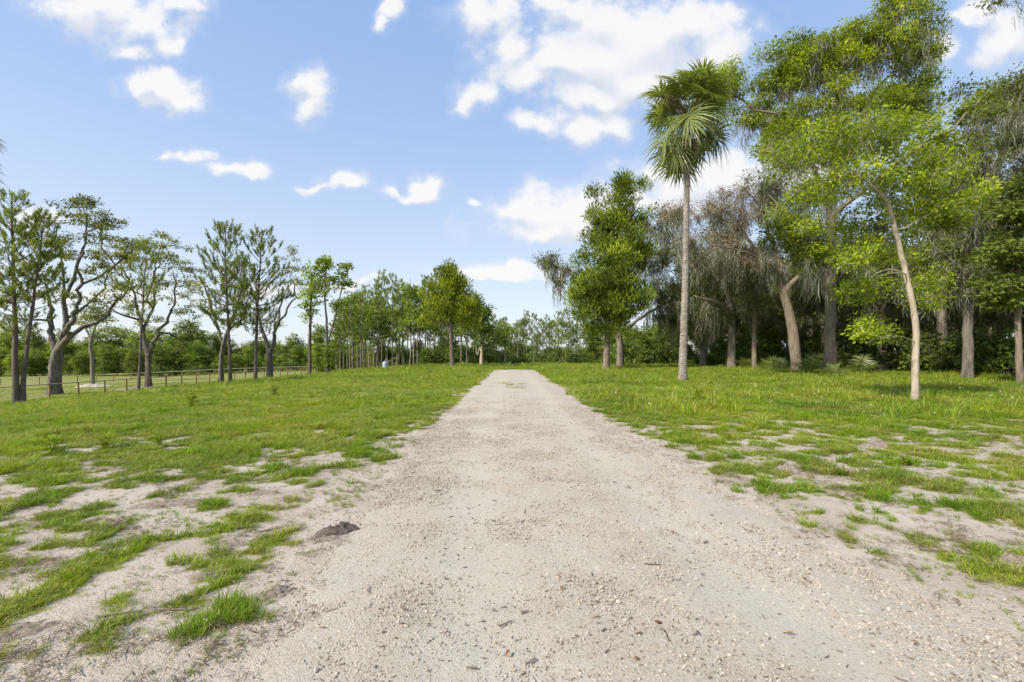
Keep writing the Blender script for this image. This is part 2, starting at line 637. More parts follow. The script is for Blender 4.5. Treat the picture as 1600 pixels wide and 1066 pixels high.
thatch = T.ramp(gn2, [(0.35, (0.13, 0.145, 0.030)), (0.55, (0.20, 0.215, 0.045)), (0.72, (0.28, 0.255, 0.11))])
gmix = T.maprange(T.math('ADD', sp.outputs[0], T.math('MULTIPLY', T.math('SUBTRACT', gn2, 0.5), 0.7)), 0.15, 0.75)
gc = T.mixc(gmix, sand, thatch)
gb = T.math('ADD', T.math('MULTIPLY', gn2, 1.0), T.math('MULTIPLY', gn3, 0.5))
gn5 = T.noise(POS, 38.0, 4, 0.65)
gb = T.math('ADD', gb, T.math('MULTIPLY', gn5, 0.7))
b = principled(T, gc, 0.95, 0.1, bump(T, gb, 0.6, 0.035))
T.l.new(b.outputs[0], out.inputs[0])
ground = obj('ground', G.mesh('ground', m, True))
tag(ground, 'sandy grassed ground falling gently to the left', 'ground', kind='structure')

# ---- driveway: crowned sheet of crushed limerock whose shoulders run out into the sand
ry = np.concatenate([np.arange(-5, 1.5, 0.25), np.arange(1.5, 10, 0.06), np.arange(10, 41.2, 0.2)])
ru = np.linspace(-1.22, 1.22, 66)
RU, RY = np.meshgrid(ru, ry)
cc_, ww_ = road_c(RY), road_w(RY)
endk = np.sqrt(np.clip((41.0 - RY) / 2.0, 0, 1))
edge = 0.16 * (fbm(RU * 0 + np.sign(RU) * 9, RY, 1.1, 63, 4) - 0.5) + 0.12 * (fbm(RU * 3, RY, 0.4, 67, 3) - 0.5)
RX = cc_ + RU * ww_ * (0.4 + 0.6 * endk)
prof = 0.034 * (1 - np.abs(RU + edge) ** 3.0 * 1.15) - 0.012 * np.exp(-((np.abs(RU) - 0.45) / 0.16) ** 2)
RZ = zt(RX, RY) + prof + 0.014 * (fbm(RX, RY, 0.5, 71, 3) - 0.5) + 0.010 * (fbm(RX, RY, 0.12, 73, 2) - 0.5) - 0.06 * (1 - endk)
n_u, n_r = len(ru), len(ry)
idx = np.arange(n_u * n_r).reshape(n_r, n_u)
Gd = Geo()
Gd.add(np.stack([RX, RY, RZ], -1), np.stack([idx[:-1, :-1], idx[:-1, 1:], idx[1:, 1:], idx[1:, :-1]], -1).reshape(-1, 4), None,
       np.stack([np.abs(RU).ravel(), RU.ravel() * 0 + 0.5], -1))
m, T, out = new_mat('crushed limerock')
geo_n = T.node('ShaderNodeNewGeometry')
POS = geo_n.outputs['Position']
at_ = T.node('ShaderNodeAttribute', attribute_name='tint')
sp = T.node('ShaderNodeSeparateColor')
T.l.new(at_.outputs['Color'], sp.inputs[0])
vor = T.node('ShaderNodeTexVoronoi', feature='F1')
T.l.new(POS, vor.inputs['Vector'])
vor.inputs['Scale'].default_value = 105.0
vor2 = T.node('ShaderNodeTexVoronoi', feature='F1')
T.l.new(POS, vor2.inputs['Vector'])
vor2.inputs['Scale'].default_value = 42.0
r1 = T.noise(POS, 0.9, 5, 0.6)
r2 = T.noise(POS, 7.0, 5, 0.65)
r3 = T.noise(POS, 45.0, 4, 0.6)
rc = T.ramp(r1, [(0.3, (0.365, 0.32, 0.255)), (0.5, (0.415, 0.375, 0.31)), (0.72, (0.435, 0.405, 0.345))])
rc = T.mixc(T.maprange(r2, 0.55, 0.74, 0.0, 0.5), rc, (0.36, 0.285, 0.195))
csp = T.node('ShaderNodeSeparateColor')
T.l.new(vor.outputs['Color'], csp.inputs[0])
rc = T.mixc(T.maprange(csp.outputs[0], 0.72, 0.98, 0.0, 0.55), rc, (0.49, 0.465, 0.41))
rc = T.mixc(T.maprange(csp.outputs[1], 0.86, 0.98, 0.0, 0.6), rc, (0.22, 0.185, 0.145))
rc = T.mixc(T.maprange(r3, 0.62, 0.74, 0.0, 0.6), rc, (0.23, 0.19, 0.15))
rut = T.math('SUBTRACT', 1.0, T.maprange(T.math('ABSOLUTE', T.math('SUBTRACT', sp.outputs[0], T.math('MULTIPLY_ADD', r1, 0.12, 0.40))), 0.05, 0.24))
rc = T.mixc(T.math('MULTIPLY', rut, 0.35), rc, (0.455, 0.425, 0.36))
hgt = T.math('ADD', T.math('MULTIPLY', vor.outputs['Distance'], -0.35), T.math('ADD', T.noise(POS, 130.0, 4, 0.7), T.math('MULTIPLY', r3, 1.2)))
b = principled(T, rc, 0.95, 0.1, bump(T, hgt, 0.8, 0.007))
T.l.new(b.outputs[0], out.inputs[0])
drive = obj('driveway', Gd.mesh('driveway', m, True))
tag(drive, 'pale crushed limerock driveway running straight ahead', 'driveway', kind='structure')


# ------------------------------------------------------------------ scatter through geometry nodes (only for what nobody can count)
def scatter(name, pts, rotz, scl, protos, pick, tilt=None):
    me = bpy.data.meshes.new(name)
    n = len(pts)
    me.vertices.add(n)
    me.vertices.foreach_set('co', np.asarray(pts, np.float32).ravel())
    for an, typ, dat in (('scl', 'FLOAT', scl), ('pick', 'INT', pick)):
        a = me.attributes.new(an, typ, 'POINT')
        a.data.foreach_set('value', np.asarray(dat, np.float32 if typ == 'FLOAT' else np.int32))
    a = me.attributes.new('rot', 'FLOAT_VECTOR', 'POINT')
    r = np.zeros((n, 3), np.float32)
    if tilt is not None:
        r[:, :2] = tilt
    r[:, 2] = rotz
    a.data.foreach_set('vector', r.ravel())
    o = obj(name, me)
    pc = bpy.data.collections.new(name + ' pieces')
    for k, pm in enumerate(protos):
        po = bpy.data.objects.new('%s piece %02d' % (name, k), pm)
        pc.objects.link(po)
    g = bpy.data.node_groups.new(name + ' scatter', 'GeometryNodeTree')
    g.interface.new_socket('Geometry', in_out='INPUT', socket_type='NodeSocketGeometry')
    g.interface.new_socket('Geometry', in_out='OUTPUT', socket_type='NodeSocketGeometry')
    gi, go = g.nodes.new('NodeGroupInput'), g.nodes.new('NodeGroupOutput')
    ci = g.nodes.new('GeometryNodeCollectionInfo')
    ci.inputs['Collection'].default_value = pc
    ci.inputs['Separate Children'].default_value = True
    ci.inputs['Reset Children'].default_value = True
    ip = g.nodes.new('GeometryNodeInstanceOnPoints')
    ip.inputs['Pick Instance'].default_value = True

    def named(an, typ):
        nd = g.nodes.new('GeometryNodeInputNamedAttribute')
        nd.data_type = typ
        nd.inputs[0].default_value = an
        return nd.outputs[0]
    g.links.new(gi.outputs[0], ip.inputs['Points'])
    g.links.new(ci.outputs[0], ip.inputs['Instance'])
    g.links.new(named('pick', 'INT'), ip.inputs['Instance Index'])
    e2r = g.nodes.new('FunctionNodeEulerToRotation')
    g.links.new(named('rot', 'FLOAT_VECTOR'), e2r.inputs[0])
    g.links.new(e2r.outputs[0], ip.inputs['Rotation'])
    g.links.new(named('scl', 'FLOAT'), ip.inputs['Scale'])
    g.links.new(ip.outputs[0], go.inputs[0])
    md = o.modifiers.new('scatter', 'NODES')
    md.node_group = g
    return o


# ---- grass
def grass_material():
    m, T, out = new_mat('grass blade')
    geo_n = T.node('ShaderNodeNewGeometry')
    POS = geo_n.outputs['Position']
    at_ = T.node('ShaderNodeAttribute', attribute_name='tint')
    sp = T.node('ShaderNodeSeparateColor')
    T.l.new(at_.outputs['Color'], sp.inputs[0])
    oi = T.node('ShaderNodeObjectInfo')
    a = T.noise(POS, 0.30, 6, 0.68)
    b_ = T.noise(POS, 0.85, 6, 0.66)
    c = T.ramp(a, [(0.34, (0.115, 0.225, 0.012)), (0.50, (0.205, 0.315, 0.013)), (0.66, (0.310, 0.360, 0.018))])
    c = T.mixc(T.maprange(b_, 0.48, 0.68, 0.0, 0.60), c, (0.36, 0.325, 0.085))
    c = T.mixc(T.math('MULTIPLY', sp.outputs[1], 0.75), c, (0.42, 0.34, 0.16))
    k = T.math('MULTIPLY', sp.outputs[0], T.math('MULTIPLY_ADD', oi.outputs['Random'], 0.5, 0.75))
    cm = T.node('ShaderNodeCombineXYZ')
    for i in range(3):
        T.l.new(k, cm.inputs[i])
    c = T.mixc(1.0, c, cm.outputs[0], 'MULTIPLY')
    b = principled(T, c, 0.5, 0.25)
    tr = T.node('ShaderNodeBsdfTranslucent')
    T.l.new(T.mixc(1.0, c, (1.3, 1.25, 0.6), 'MULTIPLY'), tr.inputs[0])
    mx = T.node('ShaderNodeMixShader')
    mx.inputs[0].default_value = 0.4
    T.l.new(b.outputs[0], mx.inputs[1])
    T.l.new(tr.outputs[0], mx.inputs[2])
    T.l.new(mx.outputs[0], out.inputs[0])
    return m


M['grass'] = grass_material()


def blade_tuft(seed, n, rad, hmin, hmax, wid, lean, dry=0.12):
    rng = np.random.default_rng(seed)
    g = Geo()
    a = rng.uniform(0, 2 * math.pi, n)
    r = rad * np.sqrt(rng.uniform(0, 1, n))
    p = np.stack([r * np.cos(a), r * np.sin(a), np.full(n, -0.01)], -1)
    da = a + rng.normal(0, 0.9, n)
    h = rng.uniform(hmin, hmax, n)
    ln = h * rng.uniform(lean * 0.3, lean, n)
    d = np.stack([np.cos(da), np.sin(da), np.zeros(n)], -1)
    s = np.stack([-np.sin(da + rng.normal(0, 0.5, n)), np.cos(da), np.zeros(n)], -1)
    w = wid * rng.uniform(0.7, 1.3, n)[:, None]
    up = np.array([0, 0, 1.0])
    mid = p + d * ln[:, None] * 0.35 + up * h[:, None] * 0.62
    tip = p + d * ln[:, None] + up * h[:, None] * rng.uniform(0.75, 1.0, n)[:, None]
    V = np.stack([p - s * w * 0.5, p + s * w * 0.5, mid + s * w * 0.42, mid - s * w * 0.42, tip], 1)
    b = np.arange(n)[:, None] * 5
    dryv = (rng.uniform(0, 1, n) < dry) * rng.uniform(0.5, 1.0, n)
    tint = np.stack([rng.uniform(0.75, 1.25, n), dryv], -1)
    g.add(V.reshape(-1, 3), b + np.array([[0, 1, 2, 3]]), b + np.array([[3, 2, 4]]), np.repeat(tint, 5, 0))
    return g.mesh('grass tuft', M['grass'])


near_protos = [blade_tuft(100 + k, 26, 0.06, 0.03, 0.10, 0.0058, 1.6, 0.32) for k in range(5)] + \
              [blade_tuft(120 + k, 24, 0.045, 0.05, 0.16, 0.0062, 1.3, 0.2) for k in range(3)]
field_protos = [blade_tuft(140 + k, 44, 0.20, 0.04, 0.16, 0.012, 1.3, 0.10 + 0.09 * k) for k in range(5)] + \
               [blade_tuft(150 + k, 30, 0.16, 0.12, 0.32, 0.013, 0.8, 0.10) for k in range(2)]


def sample_ground(n, y0, y1, spread, seed, power):
    """points with density falling with distance"""
    rng = np.random.default_rng(seed)
    t = rng.uniform(0, 1, n)
    y = (y0 ** power + t * (y1 ** power - y0 ** power)) ** (1 / power)
    x = rng.uniform(-1, 1, n) * (spread * y + 2.5)
    return x, y, rng


x, y, rng = sample_ground(190000, 1.6, 13.0, 1.22, 1, 1.15)
gd = grass_density(x, y)
k = rng.uniform(0, 1, len(x)) < gd ** 1.4 * np.interp(y, [3, 9], [0.62, 0.9])
off_ = np.abs(x - road_c(y)) - road_w(y)
k = k | ((rng.uniform(0, 1, len(x)) < 0.05 + 0.10 * (fbm(x, y, 0.9, 141, 3) > 0.5)) & (off_ > 0.12) & (y < 12))
x, y, gd = x[k], y[k], gd[k]
z = zt(x, y)
scl = rng.uniform(0.35, 1.0, len(x)) * (0.5 + 0.75 * fbm(x, y, 0.8, 51, 3)) * (0.40 + 0.60 * gd) * (1 + 0.03 * y)
pick = rng.integers(0, 5, len(x))
tall = fbm(x, y, 0.7, 57, 3) > 0.56
pick = np.where(tall & (rng.uniform(0, 1, len(x)) < 0.6), rng.integers(5, 8, len(x)), pick)
grass_near = scatter('lawn_grass', np.stack([x, y, z], -1), rng.uniform(0, 6.28, len(x)), scl, near_protos, pick, rng.normal(0, 0.12, (len(x), 2)))
tag(grass_near, 'short patchy grass growing through pale sand beside the driveway', 'grass', kind='stuff')

x, y, rng = sample_ground(110000, 9.0, 62.0, 1.2, 2, 0.85)
gd = grass_density(x, y)
k = rng.uniform(0, 1, len(x)) < gd * sstep(8.5, 14, y) * np.where(x < -40, 0.5, 1.0) * (0.45 + 0.55 * sstep(0.40, 0.56, fbm(x, y, 1.3, 155, 4)))
x, y = x[k], y[k]
z = zt(x, y)
scl = rng.uniform(0.6, 1.2, len(x)) * (0.55 + 0.8 * fbm(x, y, 3.0, 53, 3)) * (1 + 0.012 * y) * np.where(x < -40, 0.5, 1.0)
# mown, drier swathe left of the drive
mown = np.exp(-((x + 9) / 7) ** 2 - ((y - 17) / 8) ** 2)
scl = scl * (1 - 0.5 * mown) * np.where(fbm(x, y, 2.2, 59, 4) < 0.46, 0.55, 1.0)
pick = rng.integers(0, 5, len(x))
pick = np.where(rng.uniform(0, 1, len(x)) < 0.16, rng.integers(5, 7, len(x)), pick)
grass_far = scatter('meadow_grass', np.stack([x, y, z], -1), rng.uniform(0, 6.28, len(x)), scl, field_protos, pick, rng.normal(0, 0.08, (len(x), 2)))
tag(grass_far, 'bright green meadow grass covering the field on both sides', 'grass', kind='stuff')


# ---- loose gravel
def rock(seed):
    rng = np.random.default_rng(seed)
    t = (1 + 5 ** 0.5) / 2
    V = nrm(np.array([(-1, t, 0), (1, t, 0), (-1, -t, 0), (1, -t, 0), (0, -1, t), (0, 1, t), (0, -1, -t), (0, 1, -t), (t, 0, -1), (t, 0, 1), (-t, 0, -1), (-t, 0, 1)], float))
    Fc = [(0, 11, 5), (0, 5, 1), (0, 1, 7), (0, 7, 10), (0, 10, 11), (1, 5, 9), (5, 11, 4), (11, 10, 2), (10, 7, 6), (7, 1, 8), (3, 9, 4), (3, 4, 2), (3, 2, 6), (3, 6, 8), (3, 8, 9), (4, 9, 5), (2, 4, 11), (6, 2, 10), (8, 6, 7), (9, 8, 1)]
    V = V * rng.uniform(0.7, 1.15, (12, 1)) * np.array([1.0, rng.uniform(0.6, 0.9), rng.uniform(0.45, 0.7)])
    g = Geo()
    g.add(V * 0.5, None, Fc)
    return g


m, T, out = new_mat('limerock stone')
oi = T.node('ShaderNodeObjectInfo')
c = T.ramp(oi.outputs['Random'], [(0.0, (0.10, 0.08, 0.06)), (0.18, (0.29, 0.25, 0.19)), (0.45, (0.41, 0.365, 0.295)), (0.9, (0.45, 0.41, 0.34)), (1.0, (0.51, 0.475, 0.41))])
geo_n = T.node('ShaderNodeNewGeometry')
rn = T.noise(geo_n.outputs['Position'], 120, 3)
b = principled(T, c, 0.9, 0.15, bump(T, rn, 0.4, 0.003))
T.l.new(b.outputs[0], out.inputs[0])
M['stone'] = m
rocks = [rock(200 + k).mesh('stone', m) for k in range(6)]
rng = np.random.default_rng(3)
ng = 300000
y = (1.5 ** 0.75 + rng.uniform(0, 1, ng) * (15.0 ** 0.75 - 1.5 ** 0.75)) ** (1 / 0.75)
uu = rng.uniform(-1.25, 1.25, ng)
c, w = road_c(y), road_w(y)
x = c + uu * w
shoulder = np.exp(-((np.abs(uu) - 0.90) / 0.20) ** 2)
prob = np.where(np.abs(uu) < 1.0, 0.42 + 0.35 * sstep(0.45, 0.58, fbm(x, y, 0.6, 81, 4)) - 0.30 * np.exp(-((np.abs(uu) - 0.45) / 0.16) ** 2), 0.06) + 0.45 * shoulder
prob = prob * sstep(15.5, 7.0, y) * np.where(np.abs(uu) > 1.0, 0.5, 1.0)
k = rng.uniform(0, 1, len(x)) < prob
x, y, uu = x[k], y[k], uu[k]
edge_ = 0.034 * (1 - np.minimum(np.abs(uu), 1.2) ** 3 * 1.15) - 0.012 * np.exp(-((np.abs(uu) - 0.45) / 0.16) ** 2)
z = zt(x, y) + np.maximum(edge_, 0.0)
scl = np.exp(rng.normal(math.log(0.0082), 0.40, len(x))) * (1 + 0.06 * y)
scl = np.clip(scl, 0.005, 0.030)
gravel = scatter('loose_gravel', np.stack([x, y, z + scl * 0.08], -1), rng.uniform(0, 6.28, len(x)), scl, rocks, rng.integers(0, 6, len(x)), rng.normal(0, 0.4, (len(x), 2)))
tag(gravel, 'loose pale limerock gravel strewn over the driveway', 'gravel', kind='stuff')


# ------------------------------------------------------------------ trees
def grow(seed, limbs, blobs, rtip=0.012, clump=0.8, zlow=0.0, wig=0.05, per_clump=80, leaf=(0.2, 0.1), up=0.7, flat=0.65,
         leaf_mode='broad', nmul=1.0, shell=0.45, twig_k=3, hang=0.0, tvar=0.22, hue=0.5, pipe=0.5, fixed=None, climb=0.0):
    """limbs: polylines of (x,y,z,r), the first the trunk. blobs: (x,y,z, rx,ry,rz, clumps).
    Every clump of leaves is reached by a branch from the nearest wood. Returns wood and leaf geometry and the wood nodes."""
    rng = np.random.default_rng(seed)
    pos, par, man = [], [], []
    chains = []
    for li, lb in enumerate(limbs):
        P = smooth_poly(lb, 5)
        L = np.linalg.norm(P[-1, :3] - P[0, :3])
        w = rng.normal(0, min(wig, 0.06) if li == 0 else wig, (len(P), 3)) * np.linspace(0.05 if li == 0 else 0.5, 0.5 if li == 0 else 1.2, len(P))[:, None] * L * 0.12
        w[:, 2] *= 0.5
        w[0] = 0
        P[:, :3] += w
        if li == 0:
            start = -1
        else:
            A = np.array(pos)
            start = int(np.argmin(np.linalg.norm(A - P[0, :3], axis=1)))
        ch = [start] if start >= 0 else []
        prev = start
        for i, row in enumerate(P):
            if li > 0 and i == 0:
                continue
            pos.append(row[:3])
            par.append(prev)
            man.append(row[3])
            prev = len(pos) - 1
            ch.append(prev)
        chains.append((ch, 10 if li == 0 else 7))
    pts, rad, bl = [], [], []
    for bi, b in enumerate(blobs):
        n = max(1, int(round(b[6] * nmul)))
        d = rand_dir(rng, n) * (rng.uniform(0, 1, (n, 1)) ** shell)
        pts.append(np.array(b[:3]) + d * np.array(b[3:6]))
        bl.append(np.full(n, bi))
    pts = np.concatenate(pts)
    n = len(pts)
    A = np.array(pos)
    dmin = np.min(np.linalg.norm(pts[:, None, :] - A[None], axis=2), axis=1)
    order = np.argsort(dmin)
    for i in order:
        p = pts[i]
        A = np.array(pos)
        v = p - A
        d = np.linalg.norm(v, axis=1)
        cost = d + 0.55 * np.maximum(0, A[:, 2] - p[2] + climb * np.hypot(v[:, 0], v[:, 1])) + 100.0 * (A[:, 2] < zlow)
        j = int(np.argmin(cost))
        a = A[j]
        L = d[j]
        if L < 0.15:
            continue
        pj = par[j] if par[j] >= 0 else j
        t0 = nrm(a - A[pj]) if pj != j else np.array([0, 0, 1.0])
        c1 = a + (p - a) * 0.35 + t0 * min(L * 0.25, 0.7) + np.array([0, 0, 0.08 * L]) + rng.normal(0, 0.06, 3) * L
        m_ = max(2, min(6, int(L / 0.5) + 2))
        prev = j
        ch = [j]
        for t in np.linspace(0, 1, m_ + 1)[1:]:
            q = (1 - t) ** 2 * a + 2 * t * (1 - t) * c1 + t * t * p + rng.normal(0, wig, 3) * L * 0.5 * (1 if t < 1 else 0)
            pos.append(q)
            par.append(prev)
            man.append(0.0)
            prev = len(pos) - 1
            ch.append(prev)
        chains.append((ch, 4))
    A = np.array(pos)
    cnt = np.zeros(len(A))
    leafn = np.ones(len(A), bool)
    for j, p in enumerate(par):
        if p >= 0:
            leafn[p] = False
    cnt[leafn] = 1
    for j in range(len(A) - 1, -1, -1):
        if par[j] >= 0:
            cnt[par[j]] += cnt[j]
    R = np.maximum(np.array(man), np.where(np.array(man) > 0, 0, rtip * cnt ** pipe))
    for j in range(len(A)):
        if par[j] >= 0:
            R[j] = min(R[j], R[par[j]])
    wood = Geo()
    for ci, (ch, k) in enumerate(chains):
        P, r = A[ch], R[ch].copy()
        if len(ch) > 1 and ci > 0:
            r[0] = r[1]
        if len(ch) < 2:
            continue
        if k >= 7:
            ns = len(P)
            bm = 1 + 0.10 * rng.normal(0, 1, (1, k)) + 0.05 * rng.normal(0, 1, (ns, k))
            if ci == 0:       # root flare
                fl = np.exp(-np.arange(ns) / 1.3)[:, None]
                bm = bm * (1 + fl * (0.16 + 0.14 * rng.normal(0, 1, (1, k))))
            tube(wood, P, r, k, bump=bm)
        else:
            tube(wood, P, r, k, cap=False)
    lv = Geo()
    cl_r = clump * rng.uniform(0.7, 1.3, n)
    N = np.maximum((per_clump * (cl_r / clump) ** 2 * rng.uniform(0.6, 1.3, n)).astype(int), 3)
    ids = np.repeat(np.arange(n), N)
    tot = len(ids)
    dd = rand_dir(rng, tot)
    dd[:, 2] = np.where(dd[:, 2] < 0, dd[:, 2] * 0.7, dd[:, 2])
    rr = rng.uniform(0.05, 1, (tot, 1)) ** 0.55
    p = pts[ids] + dd * rr * cl_r[ids][:, None] * np.array([1, 1, flat])
    p[:, 2] -= hang * rng.uniform(0, 1, tot)
    if leaf_mode == 'spray':       # upswept conifer sprays
        d = nrm(dd * np.array([1, 1, 0.4]) + np.array([0, 0, up]) + rng.normal(0, 0.25, (tot, 3)))
        nv = rand_dir(rng, tot) + dd * 0.8
    else:
        d = nrm(dd * np.array([1, 1, 0.3]) + rng.normal(0, 0.6, (tot, 3)) + np.array([0, 0, -0.25]))
        nv = nrm(dd * 0.5 + np.array([0, 0, up]) + rng.normal(0, 0.55, (tot, 3)))
    sv = np.exp(rng.normal(-0.05, 0.33, tot))
    L = leaf[0] * sv * rng.uniform(0.8, 1.2, tot)
    Wd = leaf[1] * sv * rng.uniform(0.7, 1.25, tot)
    ct = rng.normal(0, 1, n)
    tint = np.stack([np.clip(1 + tvar * rng.normal(0, 1, tot) * 0.6 + tvar * 0.7 * ct[ids], 0.4, 1.8),
                     np.clip(hue + 0.22 * ct[ids] + 0.2 * rng.normal(0, 1, tot), 0, 1)], -1)
    leaves(lv, p, d, nv, L, Wd, tint, 0.12)
    # fine twigs inside every clump
    for _ in range(twig_k):
        e = pts + rand_dir(rng, n) * cl_r[:, None] * np.array([0.85, 0.85, flat * 0.85])
        s = nrm(np.cross(e - pts, rng.normal(size=(n, 3))))
        w = np.full((n, 1), max(rtip * 0.8, 0.008))
        V = np.stack([pts - s * w, pts + s * w, e + s * w * 0.3, e - s * w * 0.3], 1)
        wood.add(V.reshape(-1, 3), np.arange(n)[:, None] * 4 + np.array([[0, 1, 2, 3]]))
    return wood, lv, A, R, pts, cl_r


def moss_geo(seed, anchors, n, lmin, lmax, width=0.06, per=7, spread=0.22):
    """hanging beards of moss: bundles of thin wandering ribbons"""
    width, per = width * 0.6, int(per * 2.4)
    rng = np.random.default_rng(seed)
    g = Geo()
    k = rng.integers(0, len(anchors), n)
    base = anchors[k] + rng.normal(0, 0.12, (n, 3))
    Lb = lmin + (lmax - lmin) * rng.uniform(0, 1, n) ** 2.6
    ids = np.repeat(np.arange(n), per)
    tot = len(ids)
    t0 = rng.uniform(0, 0.7, tot) ** 1.2
    sway = rng.normal(0, 0.10, (n, 2))
    p = base[ids] + rng.normal(0, spread, (tot, 3)) * np.array([1, 1, 0.4]) * (1 - 0.8 * t0)[:, None]
    p[:, 2] -= t0 * Lb[ids]
    p[:, :2] += sway[ids] * (t0 * Lb[ids])[:, None]
    L = Lb[ids] * rng.uniform(0.18, 0.5, tot) + 0.1
    a = rng.uniform(0, math.pi, tot)
    s = np.stack([np.cos(a), np.sin(a), np.zeros(tot)], -1)
    rows = []
    wander = np.zeros((tot, 3))
    for t, wk in ((0, 0.6), (0.25, 1.0), (0.55, 0.8), (1.0, 0.15)):
        wander[:, :2] += rng.normal(0, 0.13, (tot, 2)) * L[:, None] ** 0.5
        c = p + wander - np.array([0, 0, 1.0]) * (L * t)[:, None]
        if t > 0:       # strands draw together towards the tip
            c[:, :2] += (base[ids][:, :2] - c[:, :2]) * 0.25 * t
        w = width * wk * rng.uniform(0.6, 1.4, tot)[:, None]
        rows.append(c - s * w * 0.5)
        rows.append(c + s * w * 0.5)
    V = np.stack(rows, 1)
    b = np.arange(tot)[:, None] * 8
    Q = np.concatenate([b + np.array([[2 * i, 2 * i + 1, 2 * i + 3, 2 * i + 2]]) for i in range(3)])
    tint = np.stack([np.clip(rng.normal(1, 0.18, tot), 0.5, 1.5), np.clip(rng.normal(0.45, 0.3, tot), 0, 1)], -1)
    g.add(V.reshape(-1, 3), Q, None, np.repeat(tint, 8, 0))
    return g


def tree(name, label, cat, px, D, limbs, blobs, seed, bark, leafm, group=None, moss=None, depth=1.0, zlow=None, twigs=None, extra=None, **kw):
    """a tree described in picture columns/rows at distance D (metres); depth offsets (metres) as third limb value"""
    x0, y0, z0 = at(px, D)
    s = D / F

    def cv(q):
        return ((q[0] - CX) * s - x0, (q[2] if len(q) > 3 else 0.0), CAMH - (q[1] - HY) * s - z0, q[-1])
    L3 = [[cv(q) for q in lb] for lb in limbs]
    t0 = L3[0]
    t0[0] = (t0[0][0], t0[0][1], -0.15, t0[0][3])
    B3 = []
    for b in blobs:
        c = cv((b[0], b[1], b[5] if len(b) > 5 else 0.0, 0))
        B3.append((c[0], c[1], c[2], b[2] * s, (b[2] * 0.55 + b[3] * 0.35) * s * depth, b[3] * s, b[4]))
    wood, lv, A, R, pts, cr = grow(seed, L3, B3, zlow=zlow if zlow is not None else 1.2, **kw)
    root = thing(name, label, cat, (x0, y0, z0), group)
    obj('trunk', wood.mesh('trunk', bark, True), root)
    c_ = obj('crown', lv.mesh('crown', leafm), root)
    if moss:
        n, l0, l1, wd, per = moss
        thin = A[(R < 0.20) & (A[:, 2] > 2.5)]
        low = pts - np.stack([0 * cr, 0 * cr, cr * 0.4], -1)
        anchors = np.concatenate([thin, low])
        tag(obj('spanish_moss', moss_geo(seed + 5, anchors, n, l0, l1, wd, per).mesh('spanish moss', M['moss']), root), kind='stuff')
    return root


# ---- right-hand side: single trees
sapling = tree('slender_tree', 'slender pale-barked young tree with yellow-green leaves and a leaning curved trunk at right', 'tree', 1430, 12.9,
    [[(1430, 630, 0, .095), (1431, 560, 0, .085), (1433, 500, .05, .08), (1423, 440, .1, .072), (1407, 370, .1, .062), (1386, 316, 0, .055), (1345, 287, -.2, .032), (1300, 268, -.4, .012)],
     [(1405, 362, 0, .018), (1435, 340, -.4, .010), (1465, 328, -.7, .005)],
     [(1386, 318, 0, .035), (1402, 265, .6, .02), (1425, 210, .9, .008)],
     [(1346, 288, 0, .022), (1290, 250, .5, .014), (1225, 235, .9, .006)],
     [(1425, 455, 0, .02), (1455, 440, .5, .012), (1482, 432, .8, .006)],
     [(1430, 535, 0, .016), (1385, 526, -.4, .010), (1345, 530, -.7, .005)],
     [(1420, 430, 0, .02), (1370, 425, -.4, .012), (1330, 440, -.7, .005)]],
    [(1235, 245, 44, 30, 22), (1305, 215, 64, 30, 32), (1390, 215, 66, 36, 34), (1445, 260, 54, 34, 30), (1470, 320, 60, 30, 30), (1415, 300, 54, 28, 22),
     (1330, 275, 56, 26, 22), (1505, 345, 24, 16, 8), (1370, 345, 34, 20, 9, .9), (1385, 440, 40, 34, 13, 1.0), (1466, 450, 30, 40, 15, .4), (1365, 520, 36, 10, 8), (1340, 400, 30, 22, 10), (1270, 300, 46, 22, 15), (1440, 385, 44, 24, 11, 1.0), (1400, 500, 18, 16, 4, .8)],
    31, M['pale_bark'], M['bright_leaf'], clump=0.34, per_clump=88, leaf=(0.084, 0.043), rtip=0.0032, zlow=1.5, depth=1.5, twig_k=5, hue=0.5, tvar=0.32, nmul=1.25, flat=0.9, up=0.4,
    moss=(110, 0.15, 1.2, 0.024, 7))

